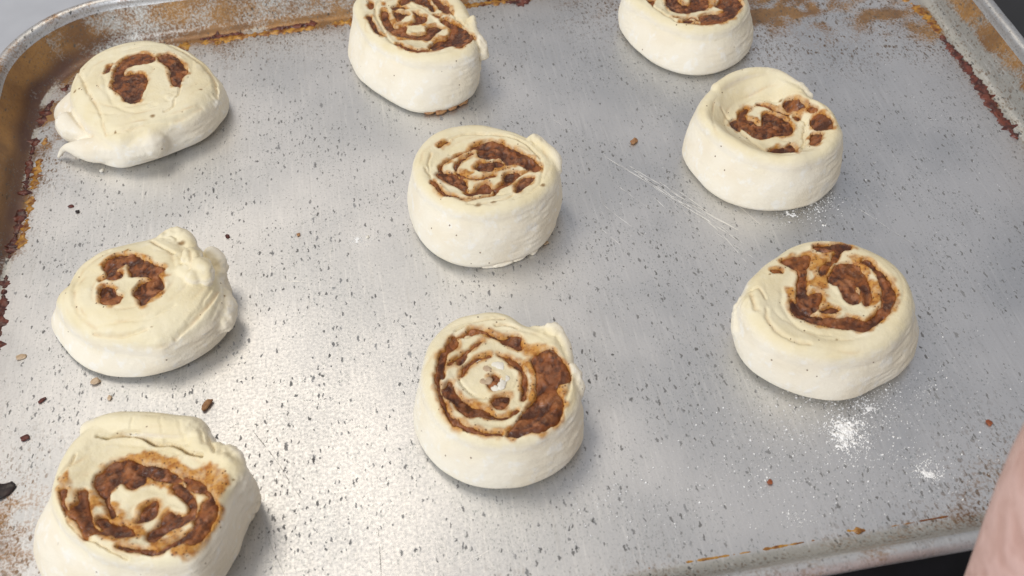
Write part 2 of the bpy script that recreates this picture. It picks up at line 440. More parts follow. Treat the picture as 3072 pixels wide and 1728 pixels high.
# traced outlines of each roll, millimetres about its own centre
ROLLS = {
 1: dict(
  f=8.0,
  grow=0.1,
  c=[-156.2,101.4],
  h=18,
  dish=-1.2,
  rT=[32.6,31.7,30.9,30.4,30.2,30.2,30.1,30.1,30.2,30.5,31.1,31.6,32.2,32.9,33.8,34.8,35.8,36.7,37.7,38.6,39.3,39.7,40.0,40.3,40.7,41.2,41.3,41.1,40.8,40.3,39.8,39.2,38.6,37.8,36.9,36.1,35.3,34.7,34.0,33.3,32.8,32.6,32.6,32.6,32.6,32.8,33.5,34.5,35.4,36.3,37.0,37.5,36.4,35.3,34.6,34.0,33.5,33.0,32.7,32.6,32.7,33.0,33.3,33.4,33.5,33.7,33.8,34.0,34.2,34.3,34.2,33.6],
  rB=[32.2,31.6,30.9,30.5,30.3,30.2,30.1,30.1,30.2,30.6,31.1,31.6,32.2,32.9,33.8,34.8,35.8,36.7,37.7,38.6,39.3,39.7,40.0,40.3,40.7,41.1,41.2,41.1,40.7,40.6,41.7,44.5,48.0,50.0,49.6,47.7,45.6,43.6,41.6,39.6,37.9,36.7,35.9,35.6,35.7,36.3,36.9,37.4,37.8,38.0,37.7,36.7,35.4,34.3,33.6,33.0,32.5,32.0,31.7,31.6,31.7,32.0,32.3,32.4,32.5,32.7,32.8,33.0,33.2,33.3,33.2,32.8],
  fill=[[[-10.8,21.0],[-6.0,22.6],[-0.6,21.8],[2.7,18.6],[3.9,16.1],[2.6,13.4],[-2.1,13.2],[-7.2,13.0],[-9.6,11.0],[-9.6,7.6],[-5.3,7.9],[-1.6,6.6],[1.0,1.8],[1.2,-4.0],[-0.2,-9.4],[-0.7,-13.3],[-3.5,-14.7],[-7.2,-12.7],[-9.5,-8.1],[-13.5,-3.2],[-14.4,1.1],[-14.4,12.1],[-13.2,16.1]],[[4.1,17.9],[9.3,19.9],[14.3,14.9],[17.2,8.8],[18.5,3.3],[16.2,-1.6],[16.0,-6.5],[13.4,-6.3],[11.3,0.4],[10.7,6.4],[7.3,11.5]],[[-18.8,12.4],[-17.9,16.6],[-16.3,16.1],[-16.3,11.2],[-18.0,10.0]]],
  hole=[],
  thin=[],
  seam=[[[[16.2,-6.9],[15.9,-12.0],[13.9,-16.1],[13.5,-20.3],[9.6,-22.6]],0.86,1.2],[[[7.2,30.3],[17.4,19.3],[25.9,8.4],[30.4,-3.7],[31.2,-12.0],[34.1,-17.8]],1.82,1.6],[[[-33.4,21.5],[-25.0,-0.6],[-18.6,-15.6],[-15.6,-28.5]],1.82,1.0],[[[-40.6,15.3],[-36.0,-2.4],[-30.2,-13.2],[-22.8,-23.8]],1.61,0.8],[[[-15.6,-29.0],[-7.1,-30.5],[4.8,-28.2],[16.4,-25.6],[25.0,-20.0]],2.15,0.8],[[[-18.7,8.8],[-15.8,-5.1],[-10.4,-15.9],[-2.6,-20.6],[6.1,-17.9]],2.15,0.5]],
  film=[],
  spot=[[[25.2,-10.5],0.75],[[5.1,-24.7],1.07],[[-10.9,-30.1],0.54],[[-31.7,2.7],0.75],[[-29.3,2.6],0.43],[[17.2,-23.1],0.43]],
  tube=[[[2.3,-29.9,9.0,8.0],[-8.0,-29.6,8.0,7.6],[-16.9,-27.2,7.0,7.0],[-24.1,-26.3,6.5,5.6],[-29.5,-23.7,6.0,4.6]],[[-29.5,-23.7,6.0,4.6],[-34.5,-22.5,6.5,2.6],[-36.7,-21.8,6.0,1.7],[-39.5,-20.7,3.5,1.3],[-41.8,-21.8,1.2,0.7]],[[-36.6,-7.7,8.0,6.0],[-34.0,-11.9,7.0,6.0],[-27.4,-15.3,6.0,5.0]]],
 ),
 2: dict(
  f=5.0,
  grow=0.3,
  c=[-32.0,113.6],
  h=24,
  dish=2,
  rT=[25.7,25.5,25.5,25.7,26.0,26.2,26.4,26.6,26.8,27.0,27.3,27.7,28.2,28.7,29.2,29.7,30.5,31.3,32.1,32.9,33.8,34.8,35.7,36.5,37.0,37.4,37.6,37.3,36.6,35.2,33.5,31.9,30.5,29.3,28.3,27.2,26.2,25.6,25.1,24.8,24.4,24.0,23.8,23.8,24.0,24.3,24.5,24.8,25.2,25.9,26.9,27.9,28.9,29.8,30.8,31.8,32.8,33.8,34.8,35.7,36.5,36.8,36.1,34.2,32.6,31.1,29.5,28.4,27.6,26.8,26.2,25.9],
  rB=[25.7,25.5,25.6,25.7,26.0,26.2,26.4,26.6,26.8,27.1,27.3,27.7,28.2,28.7,29.2,29.8,30.5,31.3,32.1,32.9,33.8,34.8,35.7,36.4,37.0,37.4,37.5,37.3,37.2,37.4,37.7,37.7,37.2,36.3,35.3,34.4,33.6,33.1,32.8,32.5,32.3,32.0,32.0,32.1,32.3,32.7,33.3,34.2,35.1,36.3,37.6,39.0,40.1,40.7,41.0,41.1,41.0,40.6,40.0,39.3,38.3,36.9,35.1,33.2,31.6,30.3,29.4,28.5,27.6,26.9,26.3,25.9],
  fill=[[[-15.8,13.9],[-13.8,14.1],[-12.8,10.9],[-12.7,6.3],[-11.8,1.7],[-9.9,-1.7],[-7.7,-1.1],[-5.6,-1.6],[-5.4,-4.2],[-6.1,-7.0],[-4.2,-9.2],[-1.7,-10.1],[1.1,-9.3],[3.6,-8.1],[3.9,-4.9],[7.6,-3.2],[10.3,-5.6],[10.7,-7.6],[7.8,-10.2],[5.6,-12.9],[2.9,-14.8],[0.7,-13.2],[-2.5,-13.2],[-6.4,-10.1],[-9.0,-8.9],[-11.9,-5.0],[-14.2,-1.7],[-15.5,3.8],[-16.1,9.2]],[[-10.5,14.9],[-7.9,16.6],[-4.5,15.0],[-3.0,12.8],[-6.8,14.0],[-9.5,13.5]],[[-10.0,12.1],[-6.2,10.8],[-4.1,9.6],[-3.0,7.5],[-4.8,7.1],[-6.7,5.0],[-8.6,3.5],[-9.4,6.3]],[[-1.3,9.3],[-0.0,9.4],[1.9,6.3],[4.0,3.9],[4.2,1.7],[2.4,-0.9],[-0.4,-1.3],[-3.9,-1.3],[-2.4,0.6],[-0.7,2.4],[-0.5,6.5]],[[-6.4,18.4],[-3.2,22.8],[1.6,22.5],[5.7,19.2],[7.4,15.3],[8.4,12.6],[8.9,8.5],[7.9,7.9],[6.0,12.2],[2.9,14.8],[-0.7,18.2],[-4.3,16.9]],[[8.0,19.6],[10.1,18.3],[12.6,13.6],[14.9,10.7],[16.3,4.6],[15.8,3.8],[13.5,5.3],[12.1,7.9],[10.4,12.3]],[[10.7,-0.6],[12.8,1.1],[15.3,-3.2],[18.2,-8.2],[20.3,-10.9],[21.9,-14.5],[23.3,-18.0],[21.8,-21.8],[19.0,-24.1],[16.7,-26.0],[13.8,-23.2],[10.9,-23.0],[7.6,-22.8],[4.6,-22.9],[3.1,-21.1],[5.1,-17.6],[8.3,-15.7],[11.5,-15.0],[13.6,-12.4],[14.2,-7.5],[12.5,-4.7]],[[-20.9,19.5],[-19.2,19.4],[-19.6,15.0],[-21.0,14.9]],[[8.5,5.2],[10.6,4.7],[10.1,2.2],[8.7,3.6]]],
  hole=[],
  thin=[[[[-10.1,-15.6],[-7.3,-19.9],[-1.8,-23.8],[4.0,-24.1],[8.0,-23.4]],1.66],[[[-21.7,8.8],[-20.2,1.6],[-18.6,-4.5],[-16.1,-7.5]],1.43]],
  seam=[[[[-14.0,20.8],[-17.9,17.3],[-18.6,9.2],[-16.2,-1.8],[-13.7,-12.3],[-10.2,-17.3]],1.35,0.9],[[[16.4,3.8],[19.0,-4.6],[20.8,-9.8]],1.03,1.2],[[[-1.5,17.4],[6.2,5.0],[10.8,-1.7],[10.5,-4.4]],1.58,-0.6]],
  film=[[[-15.4,-1.0],[-13.1,-4.2],[-9.2,-10.6],[-2.1,-13.6],[-8.3,-12.8],[-13.3,-6.7]],[[-13.1,6.4],[-9.0,3.6],[-2.8,1.1],[3.3,-2.6],[-4.1,-1.6],[-9.4,-1.1],[-12.3,3.3]],[[8.2,-12.4],[11.7,-13.9],[5.9,-18.2],[5.3,-16.0]],[[14.2,-1.9],[19.0,-7.2],[20.7,-11.1],[15.9,-6.1]],[[15.8,-24.0],[18.9,-24.5],[17.6,-27.0]],[[-14.9,18.9],[-13.4,18.8],[-13.4,16.5],[-14.7,16.6]]],
  spot=[[[8.6,4.4],0.79]],
  tube=[[[25.0,-5.0,23.0,2.4],[24.6,-13.7,22.0,2.6],[26.4,-19.3,20.0,3.0],[26.9,-23.2,17.0,2.2]]],
 ),
 3: dict(
  f=5.0,
  grow=0.3,
  c=[93.7,111.6],
  h=20,
  dish=1.5,
  rT=[27.6,27.5,27.5,27.6,28.0,28.6,29.1,29.6,30.1,30.6,31.1,31.6,32.1,32.5,32.8,33.0,33.2,33.2,32.9,32.4,31.9,31.4,31.0,30.6,30.1,29.7,29.3,29.0,28.9,28.9,28.9,28.9,28.8,28.6,28.3,27.7,26.6,25.4,24.6,24.1,23.6,23.2,22.9,23.1,23.5,24.0,24.5,24.9,25.6,26.4,27.3,28.2,29.0,29.7,30.3,30.8,31.3,31.7,32.0,32.2,32.2,32.2,32.1,31.7,31.3,30.8,30.2,29.5,28.8,28.1,27.8,27.7],
  rB=[27.6,27.6,27.5,27.7,28.1,28.6,29.1,29.6,30.1,30.6,31.1,31.6,32.1,32.5,32.8,33.0,33.2,33.1,32.8,32.4,31.9,31.4,31.0,30.6,30.1,29.7,29.3,29.1,29.0,29.0,29.2,29.5,29.8,29.9,29.9,29.7,29.6,29.5,29.4,29.6,29.8,30.1,30.4,30.7,31.3,32.1,33.0,34.0,35.0,36.0,37.0,38.0,38.8,39.3,39.5,39.5,39.4,39.2,38.8,38.4,38.0,37.5,36.9,36.3,35.6,35.0,34.1,32.8,31.2,29.6,28.4,27.8],
  fill=[[[-9.9,-3.2],[-6.8,4.4],[2.3,7.5],[9.8,0.5],[9.4,-7.1],[6.5,-12.1],[3.2,-12.0],[0.5,-12.6],[-4.7,-12.7],[-8.7,-10.0],[-9.1,-7.3]],[[11.5,-10.2],[14.3,-7.1],[17.9,-3.4],[21.4,-6.5],[22.2,-10.8],[22.8,-15.2],[19.5,-18.4],[16.4,-22.7],[11.3,-25.2],[5.9,-26.3],[1.9,-25.3],[1.4,-22.1],[2.7,-16.4],[7.9,-15.0],[10.3,-16.6],[14.3,-15.4],[13.0,-12.6]],[[-6.0,-20.0],[-3.9,-17.9],[-1.5,-19.5],[-2.6,-22.0],[-5.6,-22.3]],[[-17.5,0.3],[-14.9,0.3],[-15.2,-2.2],[-17.1,-3.7],[-17.7,-1.9]]],
  hole=[[[-3.8,-1.4],[-2.9,-4.9],[0.7,-5.1],[3.8,-0.7],[0.3,2.8]]],
  thin=[[[[-9.3,-15.9],[-6.1,-16.5],[-0.9,-17.6],[0.9,-21.2]],0.76],[[[-8.0,-20.5],[-4.2,-22.5],[1.3,-24.8]],0.96]],
  seam=[[[[-18.9,3.7],[-16.3,-6.3],[-12.5,-14.4],[-9.0,-20.3]],1.24,1.2],[[[-11.0,5.4],[-11.1,-3.6],[-10.2,-11.4]],1.03,0.7]],
  film=[[[9.8,-5.9],[14.0,-1.8],[12.6,-9.2],[9.1,-10.9]]],
  spot=[[[-13.2,-9.2],0.41],[[-10.3,-38.3],0.28],[[5.9,-31.3],0.34]],
  tube=[],
 ),
 4: dict(
  f=5.5,
  grow=0.3,
  c=[103.3,17.5],
  h=24,
  dish=7,
  rT=[26.1,25.3,24.1,22.6,21.5,21.6,22.2,22.9,23.4,23.7,24.2,25.1,26.2,27.0,27.1,27.1,27.4,27.9,28.3,28.6,28.9,29.1,29.1,29.0,29.0,28.9,28.8,28.7,28.8,29.1,29.4,29.7,29.9,30.0,29.9,29.4,28.7,28.1,27.6,27.3,27.2,27.0,26.9,26.9,27.1,27.4,27.7,28.0,28.3,28.7,29.2,29.6,30.0,30.3,30.7,30.9,31.2,31.4,31.6,31.6,31.6,31.5,31.3,30.9,30.5,30.0,29.3,28.5,27.9,27.5,27.2,26.7],
  rB=[26.1,25.2,24.0,22.7,21.8,21.7,22.2,22.8,23.3,23.8,24.3,25.1,26.1,26.8,27.1,27.2,27.5,27.9,28.3,28.6,28.9,29.0,29.1,29.0,29.0,28.9,28.8,28.8,28.9,29.2,30.0,31.3,32.8,34.1,34.7,34.7,34.6,34.5,34.3,34.2,34.2,34.4,34.7,35.0,35.4,35.7,35.9,36.0,36.1,36.1,36.2,36.3,36.3,36.4,36.4,36.3,36.2,36.0,35.6,35.1,34.6,34.0,33.4,32.8,32.0,31.1,30.1,29.0,28.1,27.5,27.1,26.7],
  fill=[[[-11.0,5.9],[-8.7,10.0],[-5.9,12.7],[-4.4,12.0],[-7.3,8.1],[-7.1,5.8],[-4.7,2.3],[-2.5,0.4],[-1.3,4.6],[0.8,7.5],[3.1,7.0],[5.8,4.5],[8.0,1.0],[9.1,-4.4],[6.6,-7.4],[3.1,-7.8],[-0.6,-7.3],[-5.7,-8.0],[-8.3,-5.7],[-10.4,-1.6],[-11.3,1.6]],[[-14.9,4.3],[-12.5,5.9],[-11.6,4.6],[-12.8,-0.8],[-14.1,0.5]],[[9.3,9.3],[10.6,10.9],[13.6,9.1],[15.5,6.4],[16.9,4.0],[15.8,3.8],[14.2,4.4],[11.8,5.2],[10.1,7.0]],[[16.7,-3.5],[18.4,-1.3],[20.9,-2.9],[22.3,-6.5],[22.2,-11.1],[20.8,-14.3],[18.2,-11.9],[16.5,-8.4]],[[12.8,-14.4],[14.8,-9.8],[16.4,-11.1],[17.0,-14.6],[14.9,-18.2],[12.4,-20.9],[11.7,-17.9]],[[-5.3,-15.8],[-1.1,-13.1],[2.5,-13.8],[5.5,-13.4],[5.6,-18.8],[4.1,-23.9],[1.8,-24.3],[-1.2,-19.2]],[[17.6,2.9],[19.3,1.9],[19.9,0.1],[18.8,0.0],[17.7,1.5]],[[11.8,2.7],[13.4,2.5],[13.8,0.9],[12.1,0.1]]],
  hole=[],
  thin=[[[[0.1,12.9],[3.0,11.1],[6.3,7.4],[9.7,4.4]],1.01]],
  seam=[[[[15.0,-2.6],[12.0,-8.6],[10.4,-14.3],[3.9,-22.8]],1.19,1.3],[[[-17.3,10.4],[-14.4,4.3],[-10.8,-6.1],[-6.0,-16.8]],1.38,1.0],[[[9.0,6.8],[12.7,3.5],[15.0,-2.6]],1.19,0.8],[[[-7.7,13.3],[0.5,15.7],[9.1,12.2]],1.38,0.5]],
  film=[[[-7.6,7.4],[-5.0,6.1],[-2.0,0.3],[-4.7,0.9]],[[5.3,7.6],[9.0,3.8],[9.8,-2.3],[7.6,-0.4]]],
  spot=[[[-30.3,-7.2],0.28],[[-32.3,-11.7],0.18],[[9.0,11.8],0.92],[[-10.8,-27.6],0.23]],
  tube=[[[-16.2,20.2,22.5,2.6],[-7.9,24.7,23.0,2.8],[0.5,26.0,23.0,2.8],[10.0,24.1,22.5,2.6],[15.7,18.2,21.5,2.2],[20.5,9.8,20.0,2.0]]],
 ),
 5: dict(
  f=5.0,
  grow=0.3,
  c=[-15.9,9.5],
  h=26,
  dish=1.5,
  rT=[28.4,27.7,26.9,26.0,25.0,24.2,23.6,23.4,23.3,23.3,23.4,23.5,23.7,23.9,24.2,24.6,25.0,25.4,25.9,26.4,26.9,27.3,27.7,28.1,28.4,28.7,29.0,29.2,29.3,29.3,29.3,29.3,29.2,29.1,28.9,28.6,28.3,28.0,27.8,27.5,27.2,26.9,26.8,26.8,26.8,26.9,26.9,27.0,27.1,27.2,27.2,27.3,27.5,27.6,27.7,27.9,28.1,28.3,28.5,28.7,28.9,29.2,29.4,29.7,29.8,30.0,30.2,30.2,30.0,29.8,29.5,29.0],
  rB=[28.4,27.7,26.9,26.0,25.0,24.2,23.7,23.4,23.3,23.3,23.4,23.5,23.7,24.0,24.2,24.6,25.0,25.5,25.9,26.4,26.8,27.3,27.7,28.1,28.4,28.7,28.9,29.1,29.3,29.4,29.7,30.5,31.5,32.4,32.8,32.7,32.5,32.4,32.5,32.7,32.9,33.1,33.3,33.6,33.8,34.1,34.3,34.6,34.7,34.8,34.9,34.8,34.6,34.4,34.1,33.9,33.7,33.6,33.5,33.4,33.2,32.9,32.4,31.8,31.0,30.2,29.7,29.6,29.6,29.7,29.4,29.0],
  fill=[[[-3.3,11.8],[-0.2,13.6],[3.6,14.0],[6.7,12.9],[9.6,10.5],[13.2,6.5],[17.1,2.2],[20.0,-2.2],[21.6,-6.3],[19.4,-8.2],[16.6,-5.7],[13.6,-2.1],[11.5,-1.0],[9.1,-1.5],[8.1,1.1],[5.8,3.6],[2.5,3.6],[-1.1,5.5],[-1.2,8.6],[1.1,9.5],[-2.5,10.6]],[[-3.3,0.1],[-0.9,2.3],[3.1,1.5],[5.6,2.3],[7.9,-0.2],[6.7,-2.0],[3.5,-2.0],[2.8,-3.9],[-0.3,-3.5],[-2.4,-2.1]],[[-18.9,-1.9],[-16.7,-0.3],[-12.8,-1.2],[-10.8,-3.9],[-8.5,-6.8],[-7.7,-9.5],[-9.2,-12.7],[-11.6,-10.2],[-14.1,-8.5],[-16.1,-6.3],[-17.6,-4.0]],[[-9.4,-14.1],[-5.9,-14.0],[-3.8,-11.7],[-0.9,-10.7],[0.8,-12.7],[0.1,-16.0],[-3.4,-15.9],[-7.9,-16.2]],[[6.7,-8.0],[8.4,-5.7],[12.4,-6.3],[13.3,-8.1],[10.9,-10.2],[8.7,-12.4],[4.8,-14.2],[2.0,-15.7],[2.7,-13.7],[6.1,-11.8]],[[10.2,-15.8],[11.4,-12.5],[14.6,-9.9],[18.2,-11.0],[16.7,-13.7],[13.1,-16.1],[10.2,-18.5]]],
  hole=[],
  thin=[[[[-3.3,8.0],[-7.8,5.5],[-10.7,2.4],[-10.6,-1.7],[-7.4,-5.3],[-3.1,-7.2],[2.3,-7.1],[3.3,-6.6]],0.72],[[[-20.5,-6.7],[-18.8,-11.1],[-16.9,-14.1],[-15.0,-15.0]],1.17],[[[-15.9,14.3],[-12.4,16.4]],0.54],[[[-16.3,-0.6],[-17.3,2.8],[-13.2,6.3],[-7.3,9.2],[-2.5,11.0]],0.36],[[[-9.6,-12.3],[-8.1,-14.3]],0.9],[[[0.4,-14.2],[2.8,-14.4]],0.63],[[[13.1,-8.1],[17.0,-6.2]],0.45],[[[-14.8,-14.7],[-9.0,-18.0],[-0.1,-17.4],[2.8,-15.9]],0.36]],
  seam=[[[[-16.5,13.7],[-12.4,16.4],[-6.1,18.6],[1.4,18.1],[7.7,15.9],[14.0,11.7],[19.0,5.2],[22.4,-1.8]],0.81,1.3],[[[-23.2,2.4],[-22.1,-0.4],[-20.5,-6.7]],0.9,1.2],[[[-9.3,-20.8],[-5.6,-22.2],[-1.1,-21.8],[4.7,-21.4],[8.5,-19.8]],0.9,1.0],[[[-12.9,9.3],[-10.0,10.1],[-2.9,11.1]],0.63,0.9],[[[-19.5,10.7],[-21.5,5.6],[-21.6,0.3]],0.9,0.8],[[[-16.5,2.1],[-12.5,4.8],[-7.7,6.2]],0.63,0.5],[[[-14.9,-15.8],[-9.2,-19.5],[-2.0,-18.5],[4.8,-17.9]],0.63,0.6],[[[22.7,-2.6],[21.7,-10.5],[17.8,-17.7],[8.1,-22.0]],1.08,0.7]],
  film=[[[3.0,0.8],[9.0,0.9],[12.1,-2.5],[8.3,-3.7],[2.6,-5.2]],[[-10.3,0.3],[-5.3,-3.5],[-7.4,-5.7],[-9.8,-3.2]]],
  spot=[[[20.6,-16.8],0.99],[[-5.2,-22.6],1.35],[[0.6,-22.2],1.08]],
  tube=[[[20.2,9.7,25.0,1.4],[22.6,9.7,25.5,2.0],[26.1,3.5,25.0,2.2],[28.4,-1.3,24.0,2.4],[28.3,-6.6,22.0,2.0]]],
 ),
 6: dict(
  f=8.5,
  grow=0.3,
  c=[-148.8,-21.2],
  h=19,
  dish=-2.0,
  rT=[29.0,28.7,28.7,28.7,28.4,27.6,26.7,26.4,26.8,27.3,27.9,28.5,29.2,29.5,29.3,28.9,28.5,28.3,28.2,28.2,28.3,28.4,28.6,29.1,29.7,30.3,30.8,31.2,31.5,31.7,31.7,31.8,31.8,32.1,34.0,34.8,34.3,33.2,32.0,31.0,30.1,29.4,28.9,28.4,28.0,27.6,27.2,26.9,26.7,26.5,26.3,26.5,26.9,27.4,28.0,28.8,29.8,30.5,30.3,30.4,30.6,30.9,31.3,31.8,32.1,32.4,32.5,32.2,31.3,30.4,29.8,29.4],
  rB=[29.0,28.8,28.7,28.6,28.3,27.6,26.9,26.6,26.8,27.3,27.9,28.5,29.1,29.3,29.2,28.9,28.6,28.3,28.2,28.2,28.3,28.4,28.7,29.1,29.7,30.3,30.8,31.2,31.5,31.7,31.9,32.8,34.6,37.1,39.0,39.8,39.3,38.2,37.0,36.0,35.1,34.4,33.9,33.4,33.0,32.6,32.2,31.9,31.7,31.5,31.3,31.1,30.9,30.7,30.4,30.1,29.8,29.5,29.3,29.4,29.6,29.9,30.3,30.8,31.1,31.4,31.5,31.3,30.9,30.3,29.8,29.4],
  fill=[[[-14.6,10.4],[-13.1,14.0],[-10.1,15.9],[-6.0,15.5],[-1.2,13.0],[2.1,9.8],[5.4,6.7],[7.7,5.0],[8.9,3.5],[6.6,1.6],[5.4,-0.5],[3.1,1.1],[-0.5,2.4],[-3.6,3.1],[-4.3,6.9],[-5.5,10.1],[-7.1,8.6],[-9.2,7.2],[-6.8,5.6],[-7.1,3.2],[-10.1,2.9],[-12.0,4.2],[-13.2,7.5]],[[-1.6,-5.0],[-0.5,-2.3],[1.9,-0.4],[4.6,-1.0],[6.2,0.5],[8.6,-2.4],[9.2,-6.0],[6.4,-8.4],[4.0,-11.4],[2.0,-12.9],[0.4,-9.5],[-1.0,-7.5]],[[-14.7,-1.2],[-13.8,0.7],[-11.2,0.2],[-9.2,-2.3],[-8.6,-4.8],[-6.0,-7.0],[-6.4,-9.2],[-7.6,-10.1],[-11.6,-9.0],[-13.7,-7.1]]],
  hole=[],
  thin=[[[[-14.8,3.9],[-12.9,4.4]],0.91]],
  seam=[[[[-13.9,18.9],[-21.8,12.7],[-24.4,4.1],[-23.4,-5.2],[-19.7,-12.6],[-15.2,-17.4]],2.74,0.9],[[[-16.4,-18.4],[-9.7,-21.5],[-2.9,-22.6],[3.4,-22.6]],1.19,0.8],[[[-3.2,-26.4],[5.0,-28.0],[11.0,-27.4],[16.5,-25.7],[22.6,-23.0]],1.19,0.9],[[[28.1,-4.7],[25.5,-13.3],[19.2,-20.9],[12.6,-25.7]],1.65,1.2],[[[26.1,-6.3],[22.3,-15.8],[17.3,-21.1]],1.37,0.7],[[[29.2,-8.6],[25.6,-18.5],[21.3,-22.4]],1.19,0.7],[[[2.2,21.2],[7.5,15.2],[12.1,11.2]],1.19,1.4],[[[-17.3,-12.2],[-13.2,-16.9],[-4.3,-18.4],[6.0,-18.6],[13.4,-14.6]],1.83,0.5]],
  film=[[[-14.7,11.1],[-12.3,15.2],[-7.1,16.9],[-0.4,13.4],[7.2,6.3],[9.6,2.8],[9.7,-7.3],[4.9,-12.1],[1.6,-13.7],[4.7,-2.8],[0.4,2.9],[4.7,4.4],[-2.6,12.6],[-9.4,14.3],[-12.4,9.1]]],
  spot=[[[-6.1,17.8],0.41],[[5.4,-22.1],0.37],[[29.3,-7.4],0.37],[[-32.8,2.1],0.23],[[14.1,17.0],1.56]],
  tube=[[[18.5,6.4,22.0,3.2],[19.9,4.6,22.0,2.6]],[[22.8,1.1,22.5,3.4],[25.0,-0.7,22.0,3.0]],[[15.2,2.1,20.5,2.4],[16.6,-0.0,20.5,2.2]],[[19.7,-2.7,21.5,2.8],[20.4,-3.6,21.0,2.4]],[[24.7,-3.5,20.5,2.8],[25.4,-2.6,20.0,2.2]],[[5.9,22.8,17.0,2.4],[10.4,24.2,17.0,3.2],[14.2,21.8,17.0,3.4],[16.7,16.8,17.0,2.8]],[[24.9,13.1,15.0,3.6],[26.5,10.0,14.0,4.0],[27.3,4.5,13.0,3.4]],[[26.9,-4.1,9.0,4.4],[28.3,-9.8,8.5,5.0],[27.8,-15.2,8.0,4.4]],[[17.0,8.1,21.5,1.8],[17.5,7.1,21.5,1.6]],[[21.1,5.7,22.5,1.9],[21.8,5.0,22.5,1.5]],[[24.6,2.6,22.5,1.8],[25.0,2.2,22.5,1.5]],[[26.1,-0.5,21.5,1.9],[26.9,-1.1,21.0,1.5]],[[22.8,-2.6,22.0,1.7],[23.3,-3.3,22.0,1.5]],[[17.7,1.9,21.5,1.6],[18.2,1.2,21.5,1.4]]],
 ),
 7: dict(
  f=6.5,
  grow=0.55,
  c=[91.7,-76.4],
  h=22,
  dish=1.5,
  rT=[31.8,31.9,31.9,31.9,31.6,31.2,30.7,30.3,30.0,29.8,29.6,29.4,29.1,28.7,28.3,27.9,27.5,27.2,26.8,26.3,25.9,25.4,24.9,24.6,24.6,24.7,24.8,24.9,25.1,25.7,26.3,26.6,26.8,27.3,28.6,29.7,30.1,30.1,30.2,30.2,30.1,30.1,30.1,30.1,30.1,29.9,29.7,29.5,29.3,29.2,29.1,29.1,29.0,29.0,29.0,29.1,29.1,29.2,29.4,29.6,29.9,30.1,30.4,30.6,30.9,31.0,31.1,31.2,31.3,31.5,31.6,31.7],
  rB=[31.9,31.8,31.9,31.8,31.6,31.2,30.8,30.4,30.1,29.8,29.6,29.4,29.0,28.7,28.3,27.9,27.5,27.2,26.8,26.3,25.9,25.4,25.0,24.7,24.7,24.7,24.8,24.9,25.2,25.7,26.4,27.1,27.8,28.5,29.1,29.7,30.3,30.8,31.3,31.7,32.0,32.1,32.0,31.7,31.4,31.3,31.3,31.4,31.6,31.9,32.1,32.4,32.7,32.9,33.0,32.9,32.7,32.5,32.5,32.8,33.1,33.5,33.9,34.3,34.7,35.1,35.4,35.5,35.2,34.3,33.1,32.2],
  fill=[[[-8.9,17.3],[-5.0,18.3],[-0.5,18.4],[1.2,17.8],[-0.1,14.8],[-1.9,12.7],[-3.2,9.8],[-4.3,5.8],[-5.5,1.9],[-4.8,0.0],[-2.6,1.6],[-1.0,0.3],[-1.9,-2.3],[-3.8,-5.3],[-5.6,-6.6],[-7.9,-6.5],[-9.7,-4.8],[-9.9,-1.7],[-8.0,3.8],[-5.7,8.9],[-4.5,12.2],[-6.6,14.1],[-8.0,15.8]],[[-11.6,-0.3],[-10.0,-2.0],[-9.0,-5.9],[-6.1,-8.2],[-3.6,-9.7],[-0.7,-10.6],[1.2,-12.3],[4.1,-11.5],[7.2,-12.5],[9.5,-14.4],[12.0,-13.3],[16.0,-10.5],[18.0,-9.4],[18.8,-6.1],[20.5,-2.5],[21.3,1.5],[20.9,5.1],[20.1,8.7],[18.6,11.1],[20.2,11.0],[22.1,8.4],[23.0,5.1],[23.8,0.6],[23.7,-4.2],[22.4,-8.0],[19.7,-11.4],[16.0,-14.2],[11.0,-17.0],[6.6,-18.3],[3.6,-16.1],[0.6,-15.8],[-2.6,-14.1],[-6.6,-12.3],[-9.2,-10.2],[-12.1,-8.0],[-12.7,-4.5]],[[7.6,10.4],[10.4,12.0],[13.7,11.5],[16.2,9.5],[16.6,7.0],[16.9,2.8],[16.6,-1.3],[15.1,-4.4],[13.5,-7.1],[12.1,-7.1],[12.6,-4.5],[13.4,-0.6],[12.4,2.4],[11.7,-0.9],[11.6,-4.3],[10.3,-5.8],[7.8,-5.3],[6.8,-3.0],[6.8,0.4],[6.9,2.8],[5.2,3.9],[4.2,5.5],[5.9,8.0]],[[4.4,21.6],[8.8,21.6],[13.1,21.2],[16.8,21.7],[18.0,19.9],[16.4,17.7],[13.3,18.0],[10.9,14.9],[9.3,13.6],[9.1,15.3],[11.5,18.3],[7.8,18.6],[5.6,19.5]],[[6.1,13.6],[8.1,13.9],[6.5,11.8],[3.9,9.1],[2.1,8.7],[3.3,11.3]],[[-0.6,-5.9],[1.6,-5.7],[2.6,-7.2],[1.2,-8.3],[-1.8,-7.7],[-3.5,-6.7]]],
  hole=[],
  thin=[[[[-13.6,13.3],[-10.8,13.1]],0.44]],
  seam=[[[[-21.9,-3.4],[-23.0,-8.0],[-21.8,-12.8],[-18.0,-17.5],[-12.5,-20.8]],1.59,0.8],[[[-13.3,5.2],[-15.6,-2.7],[-15.1,-9.4],[-11.6,-14.8],[-4.6,-17.9]],1.77,0.5],[[[-25.1,-18.6],[-23.0,-21.8],[-19.4,-24.2]],1.15,0.8],[[[-23.7,6.5],[-21.2,5.9],[-20.8,1.3]],1.06,0.9],[[[-24.4,9.3],[-24.9,3.1],[-25.4,-2.8]],1.77,0.8],[[[-2.8,19.7],[4.9,21.2],[13.4,22.7]],1.33,0.4]],
